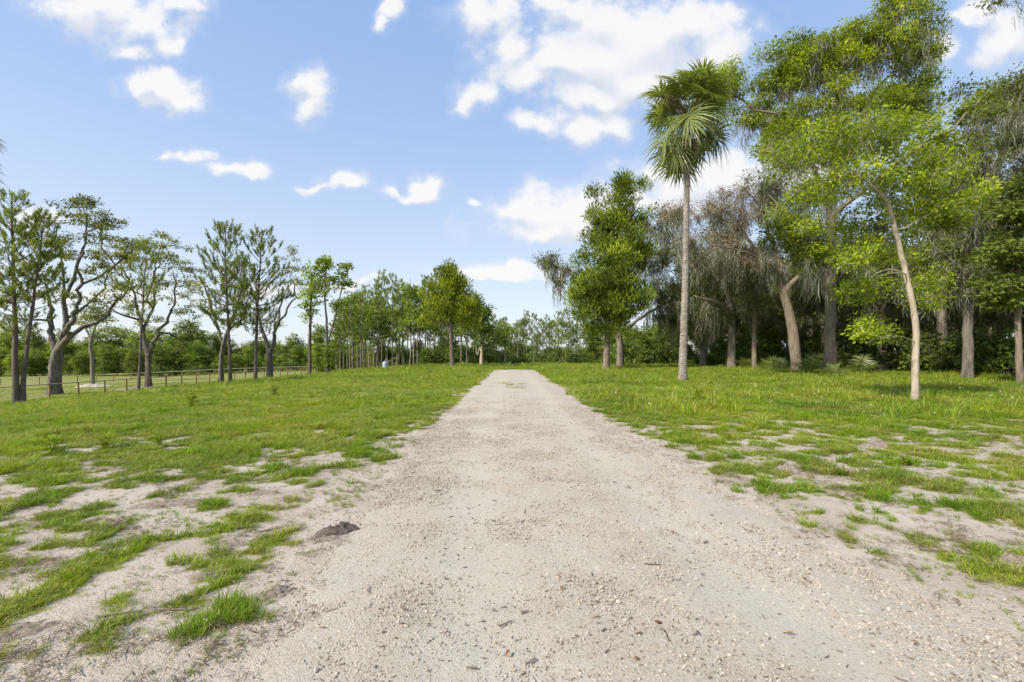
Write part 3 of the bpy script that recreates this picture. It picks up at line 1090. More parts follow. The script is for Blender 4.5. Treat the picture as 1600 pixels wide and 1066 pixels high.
tall = tree('tall_tree', 'tallest moss-hung tree with thick straight brown trunk and high green crown', 'tree', 1297, 31.0,
    [[(1297, 583, 0, .43), (1297, 520, 0, .37), (1298, 400, 0, .32), (1300, 300, 0, .26), (1308, 210, .2, .20), (1316, 150, .3, .12), (1320, 112, .4, .05)],
     [(1300, 330, 0, .22), (1255, 272, -1, .16), (1195, 214, -2, .10), (1140, 195, -2.5, .05)],
     [(1300, 265, 0, .20), (1240, 190, 1.5, .13), (1185, 135, 2, .08), (1145, 100, 2.5, .04)],
     [(1308, 205, 0, .18), (1370, 150, 1.5, .12), (1430, 90, 2.2, .07), (1480, 40, 2.5, .03)],
     [(1314, 165, 0, .10), (1288, 130, -.6, .06), (1262, 108, -.9, .02)],
     [(1300, 335, 0, .20), (1360, 280, -2, .14), (1420, 235, -3, .08), (1465, 190, -3.5, .04)],
     [(1298, 400, 0, .16), (1235, 372, -2, .10), (1180, 352, -3, .05)],
     [(1299, 350, 0, .15), (1340, 330, 3, .10), (1390, 320, 4, .05)]],
    [(1162, 105, 30, 36, 16, 2), (1225, 110, 50, 34, 30), (1262, 72, 46, 26, 18, 1), (1205, 165, 46, 28, 16, 1), (1325, 55, 44, 26, 16, 1), (1295, 95, 60, 40, 34), (1375, 65, 60, 50, 36), (1440, 50, 42, 46, 20), (1420, 150, 60, 50, 34),
     (1335, 165, 70, 38, 34), (1240, 190, 45, 30, 16), (1200, 245, 40, 30, 18, -2), (1190, 370, 40, 38, 22, -3), (1228, 415, 50, 26, 18, -3), (1405, 12, 50, 26, 14),
     (1460, 200, 30, 40, 14, -3), (1290, 240, 50, 30, 14), (1400, 260, 50, 30, 12, -3), (1330, 400, 34, 20, 8, -2), (1225, 330, 34, 24, 10, -3)],
    37, M['trunk_brown'], M['tall_leaf'], clump=0.68, per_clump=185, leaf=(0.155, 0.08), rtip=0.011, zlow=5.0, hue=0.5, moss=(640, 0.4, 3.8, 0.07, 9), wig=0.09, tvar=0.32, twig_k=5, nmul=1.35, flat=0.85, up=0.45, shell=0.5)

lean_oak = tree('live_oak', 'moss-laden live oak with stout trunk leaning left beside the tallest tree', 'tree', 1246, 36.0,
    [[(1246, 578, 0, .41), (1238, 510, 0, .36), (1222, 450, 0, .30), (1206, 418, 0, .20), (1172, 390, .3, .12), (1120, 360, .5, .05)],
     [(1224, 456, 0, .26), (1222, 400, .6, .2), (1208, 330, 1.2, .12), (1185, 275, 2, .05)],
     [(1225, 455, 0, .24), (1262, 405, -1, .16), (1292, 350, -2, .08)],
     [(1206, 418, 0, .14), (1150, 402, -1.6, .08), (1090, 395, -2.4, .04)],
     [(1215, 440, 0, .2), (1190, 350, 3, .12), (1130, 300, 4, .06)]],
    [(1130, 325, 50, 36, 26), (1190, 300, 40, 36, 20), (1095, 385, 36, 28, 14), (1245, 330, 40, 40, 16), (1165, 400, 55, 26, 18), (1280, 400, 34, 40, 14), (1060, 350, 20, 30, 6)],
    41, M['trunk_brown'], M['brown_twig'], clump=1.0, per_clump=130, leaf=(0.26, 0.035), rtip=0.018, zlow=4.0, moss=(520, 0.3, 2.6, 0.07, 9), wig=0.10, twig_k=7)

oak_b = tree('live_oak', 'shorter live oak with rough grey trunk between the palm and the leaning oak', 'tree', 1143, 42.0,
    [[(1143, 575, 0, .36), (1144, 530, 0, .31), (1143, 490, 0, .28), (1130, 450, 0, .22), (1100, 420, 0, .18), (1070, 400, 0, .08)],
     [(1143, 492, 0, .26), (1160, 440, 1, .18), (1175, 400, 2, .08)],
     [(1143, 500, 0, .22), (1110, 480, -2, .15), (1065, 470, -3, .07)],
     [(1142, 490, 0, .22), (1125, 430, 2, .14), (1110, 380, 3, .07)]],
    [(1075, 410, 34, 30, 14), (1120, 430, 45, 40, 22), (1165, 420, 34, 40, 14), (1060, 465, 26, 20, 9), (1105, 480, 40, 20, 10), (1130, 380, 40, 30, 14)],
    43, M['oak_bark_grey'], M['oak_leaf'], clump=1.1, per_clump=140, leaf=(0.20, 0.095), rtip=0.022, zlow=3.5, moss=(360, 0.5, 3.2, 0.08, 9), wig=0.1)

tree('slim_tree', 'thin straight brown trunk standing between two live oaks', 'tree', 1179, 40.0,
    [[(1178, 577, 0, .19), (1179, 520, 0, .175), (1180, 470, 0, .17), (1184, 420, 0, .1), (1186, 380, 0, .05)]],
    [(1184, 420, 26, 40, 16), (1180, 470, 24, 16, 8)], 47, M['trunk_brown'], M['oak_leaf'], clump=0.9, per_clump=130, leaf=(0.19, 0.09), rtip=0.02, zlow=4, moss=(90, 0.5, 2.5, 0.08, 8))

tree('live_oak', 'small mossy oak with pale slanting trunk just right of the palm trunk', 'tree', 1099, 47.0,
    [[(1099, 573, 0, .28), (1097, 540, 0, .25), (1092, 505, 0, .21), (1078, 470, 0, .16), (1068, 440, 0, .08)],
     [(1093, 510, 0, .2), (1105, 470, 1, .13), (1112, 430, 2, .06)],
     [(1098, 545, 0, .14), (1084, 520, -1, .1), (1072, 500, -1, .05)]],
    [(1075, 450, 30, 34, 16), (1105, 440, 26, 30, 12), (1070, 495, 20, 18, 7), (1100, 490, 30, 20, 9)],
    53, M['oak_bark_grey'], M['oak_leaf'], clump=1.1, per_clump=140, leaf=(0.20, 0.095), rtip=0.02, zlow=3.5, moss=(210, 0.5, 3.0, 0.09, 9), wig=0.1)

cedar = tree('cedar_tree', 'dense dark green cedar with tapering crown and short bare trunk right of the driveway', 'tree', 947, 40.0,
    [[(947, 578, 0, .31), (948, 545, 0, .28), (950, 500, 0, .25), (955, 440, 0, .20), (962, 380, 0, .14), (970, 320, 0, .09), (976, 280, 0, .03)],
     [(950, 520, 0, .14), (925, 490, -1, .08), (905, 470, -1.5, .03)], [(950, 510, 0, .14), (980, 480, 1, .08), (1005, 460, 1.5, .03)],
     [(968, 340, 0, .08), (945, 320, .5, .05), (930, 305, .8, .02)], [(966, 350, 0, .07), (990, 325, -.4, .04), (1004, 300, -.6, .02)]],
    [(942, 482, 56, 26, 66), (948, 447, 64, 36, 88), (955, 405, 56, 34, 76), (960, 370, 46, 30, 48), (965, 338, 34, 22, 22), (972, 308, 22, 16, 10), (978, 282, 18, 10, 6), (935, 350, 18, 16, 8),
     (925, 330, 12, 14, 4), (945, 515, 34, 14, 18), (985, 470, 36, 40, 26), (915, 460, 22, 30, 16), (1000, 400, 18, 40, 10), (1004, 345, 12, 16, 4), (930, 302, 8, 10, 3), (998, 295, 8, 14, 3)],
    59, M['trunk_brown'], M['cedar_leaf'], clump=0.74, per_clump=160, leaf=(0.24, 0.07), rtip=0.012, zlow=2.2, leaf_mode='spray', up=0.75, flat=1.0, hue=0.34, shell=0.42, twig_k=3, tvar=0.45)

behind_cedar = tree('live_oak', 'grey moss-draped oak standing behind the cedar with limbs out on both sides', 'tree', 969, 47.0,
    [[(969, 571, 0, .40), (968, 540, 0, .36), (965, 500, 0, .31), (968, 450, 0, .24), (985, 400, 0, .18), (1010, 370, 0, .08)],
     [(966, 510, 0, .26), (930, 455, -.5, .18), (890, 432, -1, .11), (855, 405, -1, .05)],
     [(968, 470, 0, .24), (1000, 420, 1, .15), (1035, 345, 1.5, .09), (1055, 355, 2, .04)],
     [(968, 520, 0, .2), (1010, 490, -1, .13), (1045, 470, -1, .06)]],
    [(858, 404, 20, 15, 8), (882, 425, 24, 17, 10), (1035, 345, 26, 34, 13), (1040, 400, 30, 34, 14), (1030, 460, 34, 26, 13), (1010, 380, 30, 40, 12), (905, 450, 18, 14, 5), (1050, 500, 30, 20, 8)],
    61, M['oak_bark_grey'], M['oak_leaf'], clump=1.0, per_clump=130, leaf=(0.20, 0.095), rtip=0.02, zlow=3.5, moss=(380, 0.4, 3.6, 0.085, 9), wig=0.1)

tree('live_oak', 'broad dark moss-hung oak at the right edge of the picture', 'tree', 1512, 25.0,
    [[(1512, 592, 0, .23), (1512, 520, 0, .21), (1514, 450, 0, .19), (1525, 380, 0, .17), (1545, 300, 0, .18), (1570, 220, 0, .1), (1600, 150, 0, .04)],
     [(1520, 400, 0, .2), (1470, 330, 1, .12), (1430, 290, 2, .05)], [(1535, 340, 0, .2), (1600, 300, -1, .14), (1680, 260, -2, .06)],
     [(1515, 440, 0, .16), (1570, 400, -2, .1), (1640, 370, -2.5, .05)], [(1515, 450, 0, .16), (1465, 420, -1, .1), (1425, 400, -1.5, .04)],
     [(1570, 220, 0, .08), (1590, 90, -1, .05), (1600, 20, -1.5, .03), (1568, -6, -2, .015)]],
    [(1560, 190, 50, 40, 22), (1600, 140, 40, 34, 14), (1530, 260, 60, 40, 26), (1610, 250, 60, 50, 24), (1490, 320, 46, 40, 20), (1560, 340, 60, 40, 24), (1620, 350, 60, 40, 18),
     (1500, 410, 60, 34, 20), (1580, 420, 60, 34, 20), (1440, 410, 30, 30, 9), (1566, -4, 12, 8, 3), (1660, 200, 60, 60, 20)],
    67, M['oak_bark'], M['oak_leaf'], clump=0.85, per_clump=160, leaf=(0.15, 0.07), rtip=0.013, zlow=4.0, moss=(620, 0.4, 2.4, 0.06, 9), wig=0.1, hue=0.55)

tree('broadleaf_tree', 'vivid green leafy tree cut by the right picture edge', 'tree', 1594, 20.0,
    [[(1594, 601, 0, .13), (1592, 560, 0, .12), (1590, 500, 0, .11), (1592, 430, 0, .12), (1598, 370, 0, .08), (1604, 310, 0, .03)],
     [(1590, 490, 0, .08), (1560, 460, -.5, .05), (1545, 440, -.8, .02)], [(1593, 430, 0, .07), (1565, 400, .5, .04), (1550, 380, .7, .02)]],
    [(1592, 345, 26, 30, 13), (1580, 395, 32, 24, 15), (1572, 450, 34, 20, 14), (1620, 400, 40, 50, 20), (1610, 330, 30, 30, 10), (1560, 470, 20, 10, 5), (1600, 300, 16, 14, 5), (1640, 470, 40, 30, 12)],
    71, M['trunk_brown'], M['wood_leaf'], clump=0.62, per_clump=110, leaf=(0.19, 0.11), rtip=0.01, zlow=2.5, hue=0.75)

# ---- left-hand side: live oaks beyond the fence
OAKKW = dict(clump=0.62, per_clump=66, leaf=(0.20, 0.10), rtip=0.018, zlow=3.0, wig=0.10, twig_k=7, hue=0.5, shell=0.4, tvar=0.3, pipe=0.48)
tree('live_oak', 'largest sparse live oak with flared forked trunk beyond the fence at left', 'tree', 85, 43.0,
    [[(84, 602, 0, .54), (86, 580, 0, .48), (89, 556, 0, .43), (97, 530, 0, .29), (104, 505, 0, .24), (100, 470, 0, .18), (108, 430, .5, .13), (118, 380, .8, .09), (124, 330, .8, .04)],
     [(88, 560, 0, .34), (78, 530, .3, .27), (71, 500, .5, .21), (62, 470, 1, .15), (45, 440, 1.4, .10), (25, 415, 1.6, .05)],
     [(92, 548, 0, .34), (112, 528, -.5, .27), (124, 508, -1, .22), (138, 478, -1.2, .17), (146, 440, -1.5, .13), (158, 395, -2, .09), (172, 345, -2, .04)],
     [(122, 512, 0, .18), (142, 500, 1, .14), (160, 470, 1.5, .10), (185, 440, 2, .05)],
     [(100, 470, 0, .14), (82, 420, 1, .10), (66, 370, 1.5, .06), (58, 335, 1.5, .03)],
     [(146, 440, 0, .10), (175, 405, 1, .08), (205, 372, 1.5, .04)],
     [(71, 500, 0, .12), (50, 500, -1, .09), (25, 490, -1.5, .04)],
     [(104, 500, 0, .12), (125, 455, 2, .09), (135, 410, 2.5, .05)],
     [(158, 395, 0, .07), (145, 350, 1, .05), (150, 318, 1.5, .025)]],
    [(68, 370, 38, 32, 24), (118, 335, 34, 24, 20), (160, 345, 34, 26, 22), (195, 380, 26, 26, 14), (120, 395, 50, 38, 26), (38, 425, 34, 32, 16), (170, 425, 36, 32, 16),
     (95, 450, 44, 26, 12), (20, 470, 22, 20, 8), (180, 455, 24, 18, 7), (135, 315, 20, 10, 7), (140, 470, 26, 16, 6)],
    73, M['oak_bark'], M['sparse_oak_leaf'], **OAKKW)
tree('live_oak', 'second sparse live oak with low forked dark trunk beyond the fence', 'tree', 232, 50.0,
    [[(232, 592, 0, .35), (232, 572, 0, .31), (231, 553, 0, .28), (224, 528, 0, .23), (219, 500, 0, .18), (206, 470, .5, .13), (192, 440, 1, .09), (178, 412, 1, .05)],
     [(232, 562, 0, .27), (242, 545, -.5, .22), (256, 522, -1, .18), (272, 505, -1.2, .14), (288, 470, -1.5, .09), (292, 430, -2, .05)],
     [(222, 520, 0, .17), (228, 480, 1, .13), (226, 430, 1.5, .09), (232, 385, 2, .05), (230, 358, 2, .02)],
     [(260, 518, 0, .13), (274, 533, 1, .10), (284, 547, 1.3, .05)],
     [(219, 500, 0, .12), (205, 492, -1.5, .08), (186, 478, -2, .04)],
     [(228, 478, 0, .10), (250, 435, -1, .08), (268, 390, -1.5, .04)],
     [(192, 440, 0, .07), (200, 405, -1, .05), (205, 370, -1.5, .02)]],
    [(192, 402, 24, 32, 16), (230, 385, 36, 28, 22), (266, 395, 30, 30, 18), (290, 435, 24, 30, 14), (245, 445, 40, 34, 20), (205, 450, 26, 26, 12), (288, 490, 26, 30, 13), (240, 500, 28, 20, 7), (282, 545, 13, 6, 4), (195, 480, 18, 12, 5)],
    79, M['oak_bark'], M['sparse_oak_leaf'], **OAKKW)
tree('live_oak', 'dark live oak with angled limbs half hidden behind the left of two pines', 'tree', 346, 58.0,
    [[(346, 580, 0, .32), (346, 560, 0, .28), (350, 535, 0, .24), (358, 515, 0, .18), (378, 500, 0, .15), (395, 490, 0, .07)],
     [(349, 540, 0, .2), (335, 510, .5, .16), (318, 490, 1, .11), (308, 465, 1.5, .08)],
     [(340, 515, 0, .2), (335, 470, -1, .14), (325, 435, -1.5, .07)],
     [(355, 520, 0, .2), (362, 480, 1, .14), (368, 445, 1.5, .06)]],
    [(312, 460, 26, 30, 14), (335, 440, 30, 30, 14), (365, 470, 30, 34, 15), (390, 490, 20, 18, 8), (345, 490, 30, 20, 8), (370, 430, 22, 24, 8)],
    83, M['oak_bark'], M['sparse_oak_leaf'], **OAKKW)
tree('live_oak', 'forked live oak spreading right behind the right of two pines', 'tree', 421, 58.0,
    [[(421, 582, 0, .38), (421, 562, 0, .32), (418, 540, 0, .25), (408, 510, 0, .17), (402, 480, 0, .18), (400, 450, 0, .09)],
     [(420, 560, 0, .27), (432, 530, -.5, .23), (438, 508, -.8, .18), (452, 490, -1, .13), (468, 460, -1.2, .1), (462, 430, -1.4, .05)],
     [(436, 512, 0, .18), (430, 480, 1.2, .12), (436, 450, 1.6, .06)],
     [(462, 470, 0, .1), (478, 452, .8, .06), (485, 430, 1.2, .03)]],
    [(462, 425, 20, 24, 10), (475, 450, 18, 22, 8), (440, 445, 24, 24, 9), (400, 450, 24, 24, 8), (425, 500, 18, 14, 5), (450, 400, 18, 14, 5)],
    89, M['oak_bark'], M['sparse_oak_leaf'], **OAKKW)
tree('broadleaf_tree', 'small flat-topped tree with pale slim trunk in the paddock between the two large oaks', 'tree', 144, 66.0,
    [[(145, 590, 0, .28), (144, 565, 0, .24), (142, 535, 0, .2), (150, 510, 0, .12), (165, 490, 0, .05)],
     [(143, 540, 0, .14), (132, 515, .5, .1), (130, 492, .8, .04)]],
    [(150, 495, 34, 16, 20), (180, 515, 24, 9, 8), (135, 505, 20, 12, 7), (160, 478, 24, 10, 7)],
    97, M['oak_bark_grey'], M['sparse_oak_leaf'], clump=0.9, per_clump=55, leaf=(0.3, 0.14), rtip=0.02, zlow=3, wig=0.12, hue=0.6)

# sweetgums and the small round tree near the end of the drive
tree('sweetgum_tree', 'slim young tree with light green narrow crown left of the twin-stemmed one', 'tree', 484, 46.0,
    [[(484, 580, 0, .16), (484, 540, 0, .14), (485, 490, 0, .11), (488, 440, 0, .07), (496, 405, 0, .02)]],
    [(487, 470, 18, 26, 14), (495, 435, 22, 26, 16), (503, 412, 14, 12, 7), (480, 500, 14, 14, 4)],
    101, M['pine_bark'], M['wood_leaf'], clump=0.6, per_clump=55, leaf=(0.24, 0.15), rtip=0.012, zlow=4, hue=0.8)
tree('sweetgum_tree', 'twin-stemmed slim young tree with light green tufts and leafy shoots at its foot', 'tree', 512, 44.0,
    [[(512, 582, 0, .15), (511, 545, 0, .13), (510, 500, 0, .1), (507, 450, 0, .07), (512, 405, 0, .02)],
     [(512, 540, 0, .09), (520, 500, .3, .07), (530, 455, .5, .05), (540, 415, .6, .02)]],
    [(510, 445, 18, 24, 13), (512, 412, 13, 14, 8), (537, 440, 14, 22, 11), (542, 418, 10, 10, 5), (528, 478, 12, 14, 4), (513, 562, 7, 18, 7), (511, 545, 6, 8, 3)],
    103, M['pine_bark'], M['wood_leaf'], clump=0.55, per_clump=55, leaf=(0.22, 0.14), rtip=0.012, zlow=0.3, hue=0.85)
tree('juniper_tree', 'small round-crowned olive green tree with single slim trunk left of the driveway end', 'tree', 707, 46.0,
    [[(707, 576, 0, .24), (706, 545, 0, .2), (704, 515, 0, .17), (703, 480, 0, .12), (703, 440, 0, .05)],
     [(704, 515, 0, .1), (685, 490, -.5, .06), (670, 470, -.8, .03)], [(704, 510, 0, .1), (722, 485, .5, .06), (735, 465, .8, .03)]],
    [(702, 440, 26, 20, 26), (690, 462, 30, 20, 30), (720, 465, 26, 22, 24), (680, 492, 26, 16, 18), (730, 492, 20, 18, 14), (702, 485, 34, 22, 24), (662, 505, 10, 10, 4), (740, 510, 10, 8, 3), (704, 422, 12, 8, 6)],
    107, M['pine_bark'], M['cedar_leaf'], clump=0.72, per_clump=90, leaf=(0.30, 0.10), rtip=0.012, zlow=2.5, leaf_mode='spray', up=0.9, flat=1.0, hue=0.85, twig_k=3)
tree('broadleaf_tree', 'darker green taller tree close behind the small round tree', 'tree', 752, 58.0,
    [[(752, 572, 0, .2), (752, 540, 0, .17), (748, 510, 0, .13), (745, 480, 0, .08), (740, 455, 0, .03)], [(752, 535, 0, .1), (746, 555, -.2, .07), (744, 540, -.2, .04)]],
    [(740, 470, 18, 18, 12), (752, 490, 18, 18, 14), (760, 510, 14, 14, 8), (738, 505, 16, 14, 9), (755, 530, 10, 10, 4)],
    109, M['pale_bark'], M['wood_leaf'], clump=0.9, per_clump=80, leaf=(0.3, 0.16), rtip=0.015, zlow=3.5, hue=0.2)


# ---- pines
def brushes(geo, rng, p, ax, lb, ln, n, wid=0.03):
    """bottlebrush shoots of needles"""
    k = len(p)
    ids = np.repeat(np.arange(k), n)
    tot = len(ids)
    t = rng.uniform(0, 1, (tot, 1))
    rad = rand_dir(rng, tot)
    a = ax[ids]
    d = nrm(a * 0.75 + rad * 0.9)
    b = p[ids] + a * t * lb
    L = ln * rng.uniform(0.7, 1.2, (tot, 1))
    s = nrm(np.cross(d, rng.normal(size=(tot, 3)))) * wid * 0.5
    V = np.stack([b - s, b + s, b + d * L], 1)
    ct = rng.normal(0, 1, k)
    tint = np.stack([np.clip(1 + 0.14 * ct[ids] + 0.12 * rng.normal(0, 1, tot), 0.5, 1.6), np.clip(0.45 + 0.2 * ct[ids] + 0.15 * rng.normal(0, 1, tot), 0, 1)], -1)
    geo.add(V.reshape(-1, 3), None, np.arange(tot)[:, None] * 3 + np.array([[0, 1, 2]]), np.repeat(tint, 3, 0))


def pine_geo(seed, H, z0, cr, r0, whorl=0.55, lean=(0, 0), needles=34, ln=0.22, lb=0.4, nw=0.035, fork=None, top=0.35):
    rng = np.random.default_rng(seed)
    wood, lv = Geo(), Geo()
    nz = 12
    tz = np.linspace(0, 1, nz)
    P = np.stack([lean[0] * tz ** 1.5 + 0.05 * np.cumsum(rng.normal(0, 1, nz)) * 0.4, lean[1] * tz + 0.04 * np.cumsum(rng.normal(0, 1, nz)) * 0.4, H * tz], -1)
    P[0] = (0, 0, -0.1)
    R = r0 * (1 - 0.9 * tz ** 1.1) + 0.01
    R[0] *= 1.25
    tube(wood, P, R, 8, bump=1 + 0.05 * rng.normal(0, 1, (nz, 8)))
    tips, axes = [], []

    def stem(z):
        t = z / H
        return np.array([np.interp(t, tz, P[:, i]) for i in range(3)])
    z = z0
    while z < H - 0.15:
        f = (z - z0) / (H - z0)
        nb = rng.integers(3, 6)
        a0 = rng.uniform(0, 6.28)
        prof = (min(1.0, 0.45 + f * 1.9) if f < 0.3 else 1.0 - (f - 0.3) / 0.7 * (1 - top)) if f < 0.95 else top * 0.6
        for b in range(nb):
            az = a0 + b * 6.28 / nb + rng.normal(0, 0.3)
            L = cr * prof * rng.uniform(0.55, 1.1)
            el = math.radians(12 + 45 * f + rng.normal(0, 8))
            s = stem(z + rng.uniform(-0.1, 0.1))
            hd = np.array([math.cos(az), math.sin(az), 0])
            m_ = 5
            q = []
            for t in np.linspace(0, 1, m_):
                q.append(s + hd * L * t * math.cos(el) + np.array([0, 0, 1]) * L * (t * math.sin(el) + 0.22 * t * t) + rng.normal(0, 0.03, 3) * L * t)
            q = np.array(q)
            tube(wood, q, np.linspace(0.012 + 0.014 * L, 0.008, m_), 4, cap=False)
            side = np.cross(hd, [0, 0, 1])
            ns = max(1, int(L / 0.38))
            for i in range(ns):
                t = 0.3 + 0.7 * (i + rng.uniform(0, 1)) / ns
                base = q[0] + (q[-1] - q[0]) * t
                base = np.array([np.interp(t, np.linspace(0, 1, m_), q[:, c]) for c in range(3)])
                sl = L * 0.38 * (1.15 - t) * rng.uniform(0.5, 1.2) + 0.12
                dd = nrm(hd * 0.7 + side * rng.choice([-1, 1]) * rng.uniform(0.4, 1.1) + np.array([0, 0, rng.uniform(0.2, 0.9)]))
                e = base + dd * sl
                tube(wood, np.array([base, (base + e) / 2 + [0, 0, -0.02], e]), [0.012, 0.01, 0.007], 3, cap=False)
                tips.append(e)
                axes.append(nrm(dd * 0.5 + np.array([0, 0, 1.0]) + rng.normal(0, 0.2, 3)))
                if rng.uniform() < 0.5:
                    tips.append(base + dd * sl * 0.5)
                    axes.append(nrm(dd + np.array([0, 0, 0.5])))
            tips.append(q[-1])
            axes.append(nrm(hd * 0.4 + np.array([0, 0, 1.0])))
        z += whorl * rng.uniform(0.75, 1.25)
    tips.append(P[-1])
    axes.append(np.array([0, 0, 1.0]))
    # dead stubs under the crown
    for _ in range(7):
        zz_ = rng.uniform(z0 * 0.45, z0)
        az = rng.uniform(0, 6.28)
        s = stem(zz_)
        e = s + np.array([math.cos(az), math.sin(az), rng.uniform(-0.2, 0.3)]) * rng.uniform(0.3, 0.9)
        tube(wood, np.array([s, e]), [0.014, 0.006], 3, cap=False)
    brushes(lv, rng, np.array(tips), np.array(axes), lb, ln, needles, nw)
    return wood, lv


def pine(label, px, D, H, z0, cr, r0, seed, name='pine_tree', group=None, **kw):
    x0, y0, z0_ = at(px, D)
    w, l = pine_geo(seed, H, z0, cr, r0, **kw)
    root = thing(name, label, 'tree', (x0, y0, z0_), group)
    obj('trunk', w.mesh('trunk', M['pine_bark'], True), root)
    obj('crown', l.mesh('crown', M['pine_leaf']), root)
    return root


pine('dark green pine nearest the left picture edge, left trunk of the close pair', 24, 30.5, 14.0, 5.0, 2.9, .18, 201, lean=(-0.6, 0.3), needles=46)
pine('second pine of the close pair at the left picture edge, thinner trunk', 35, 30.8, 12.6, 5.4, 2.4, .15, 203, lean=(1.2, 0.2), needles=40)
pine('thin-trunked pine with sparse crown in front of the second live oak', 216, 33.0, 10.8, 5.6, 1.9, .085, 205, lean=(0.45, 0), needles=26)
pine('left of the two full pines standing inside the fence', 360, 37.0, 12.6, 4.3, 2.9, .125, 207, lean=(-0.5, 0), needles=46, lb=0.5)
pine('right of the two full pines standing inside the fence', 399, 38.0, 12.0, 3.6, 3.1, .14, 209, lean=(0.7, 0), needles=46, lb=0.5)


# ------------------------------------------------------------------ cabbage palm
def fan_frond(seed, el0, pet, R, droop=0.9, nseg=30, width=1.0, pet_r=0.022):
    """petiole along +X, then a costapalmate fan that arches with its weight; returns (petiole, blade) geometry"""
    rng = np.random.default_rng(seed)
    P, el = [np.zeros(3)], math.radians(el0)
    st = 8
    for i in range(st):
        P.append(P[-1] + np.array([math.cos(el), 0, math.sin(el)]) * pet / st)
        el -= droop * 0.055 * (math.cos(el) + 0.25)
    base = P[-1]
    costa, cel = [base], el
    for i in range(6):
        costa.append(costa[-1] + np.array([math.cos(cel), 0, math.sin(cel)]) * R * 0.07)
        cel -= droop * 0.12
    costa = np.array(costa)
    stalk = Geo()
    tube(stalk, np.array(P), np.linspace(pet_r * 1.6, pet_r * 0.7, len(P)), 5)
    bl = Geo()
    Y = np.array([0, 1.0, 0])
    for i in range(nseg):
        f = (i + 0.5) / nseg
        side = -1 if i % 2 else 1
        k = int(i / 2) / max(nseg / 2 - 1, 1)          # 0 at the base lobes, 1 at the tip
        ang = math.radians(128 * (1 - k) ** 0.85 + 4 + rng.normal(0, 3)) * side
        tt = k * 5.99
        a = int(tt)
        b = costa[a] + (costa[min(a + 1, 6)] - costa[a]) * (tt - a)
        h = nrm(costa[min(a + 1, 6)] - costa[max(a - 1, 0)])
        upv = np.cross(h, Y)
        upv = upv if upv[2] > 0 else -upv
        d = nrm(h * math.cos(ang) + Y * math.sin(ang) + upv * (0.22 * abs(math.sin(ang)) + rng.normal(0, 0.06)))
        L = R * (0.72 + 0.28 * math.sin(math.pi * min(1, k * 0.75 + 0.25))) * rng.uniform(0.88, 1.08)
        wv = nrm(np.cross(d, upv))
        rows = []
        dr = droop * rng.uniform(0.7, 1.3)
        for s, w in ((0.02, 0.008), (0.32, 0.038), (0.55, 0.032), (0.80, 0.016), (1.0, 0.002)):
            c = b + d * L * s + np.array([0, 0, -1]) * dr * 0.36 * L * s ** 2.4
            w = w * R * width
            rows += [c - wv * w, c + upv * w * 0.22, c + wv * w]
        n = len(rows) // 3
        Q = []
        for r in range(n - 1):
            Q += [(3 * r, 3 * r + 1, 3 * r + 4, 3 * r + 3), (3 * r + 1, 3 * r + 2, 3 * r + 5, 3 * r + 4)]
        t = (np.clip(rng.normal(1.0, 0.13), 0.6, 1.4), np.clip(rng.normal(0.45, 0.22), 0, 1))
        bl.add(rows, Q, None, np.tile(t, (len(rows), 1)))
    return stalk, bl


M['palm_trunk'] = bark_mat('palm trunk', (0.10, 0.085, 0.07), (0.45, 0.405, 0.35), (0.22, 0.185, 0.15), 6.0, 2.2, 0.12)
M['petiole'] = leaf_mat('palm petiole', (0.16, 0.20, 0.05), (0.24, 0.26, 0.08), 0.05, 0.5)
FR = []
for k, el in enumerate((84, 66, 48, 28, 6, -22, -52)):
    st, bl = fan_frond(300 + k, el, 1.15 + 0.03 * k, 1.18, droop=0.65 + 0.13 * k, nseg=32)
    FR.append((el, st.mesh('petiole', M['petiole'], True), bl.mesh('frond', M['palm_leaf'])))
DEADF = []
for k in range(2):
    st, bl = fan_frond(320 + k, -52, 1.0, 0.75, droop=1.5, nseg=18, width=0.7)
    DEADF.append(bl.mesh('dead frond', M['dead_palm']))


def panicle(seed, L, el0):
    rng = np.random.default_rng(seed)
    g = Geo()
    P, el = [np.zeros(3)], math.radians(el0)
    for i in range(9):
        P.append(P[-1] + np.array([math.cos(el), 0, math.sin(el)]) * L / 9)
        el -= 0.10
    P = np.array(P)
    tube(g, P, np.linspace(0.02, 0.008, 10), 4)
    n = 150
    t = rng.uniform(0.25, 1, n)
    b = np.stack([np.interp(t, np.linspace(0, 1, 10), P[:, c]) for c in range(3)], -1)
    d = nrm(rand_dir(rng, n) + np.array([0.7, 0, 0.1]))
    leaves(g, b, d, rand_dir(rng, n), rng.uniform(0.18, 0.5, n) * L * 0.42, np.full(n, 0.035), np.stack([rng.uniform(0.6, 1.2, n), rng.uniform(0, 0.6, n)], -1))
    return g.mesh('flower stalk', M['brown_twig'])


PAN = [panicle(340, 2.0, 62), panicle(341, 1.7, 35)]


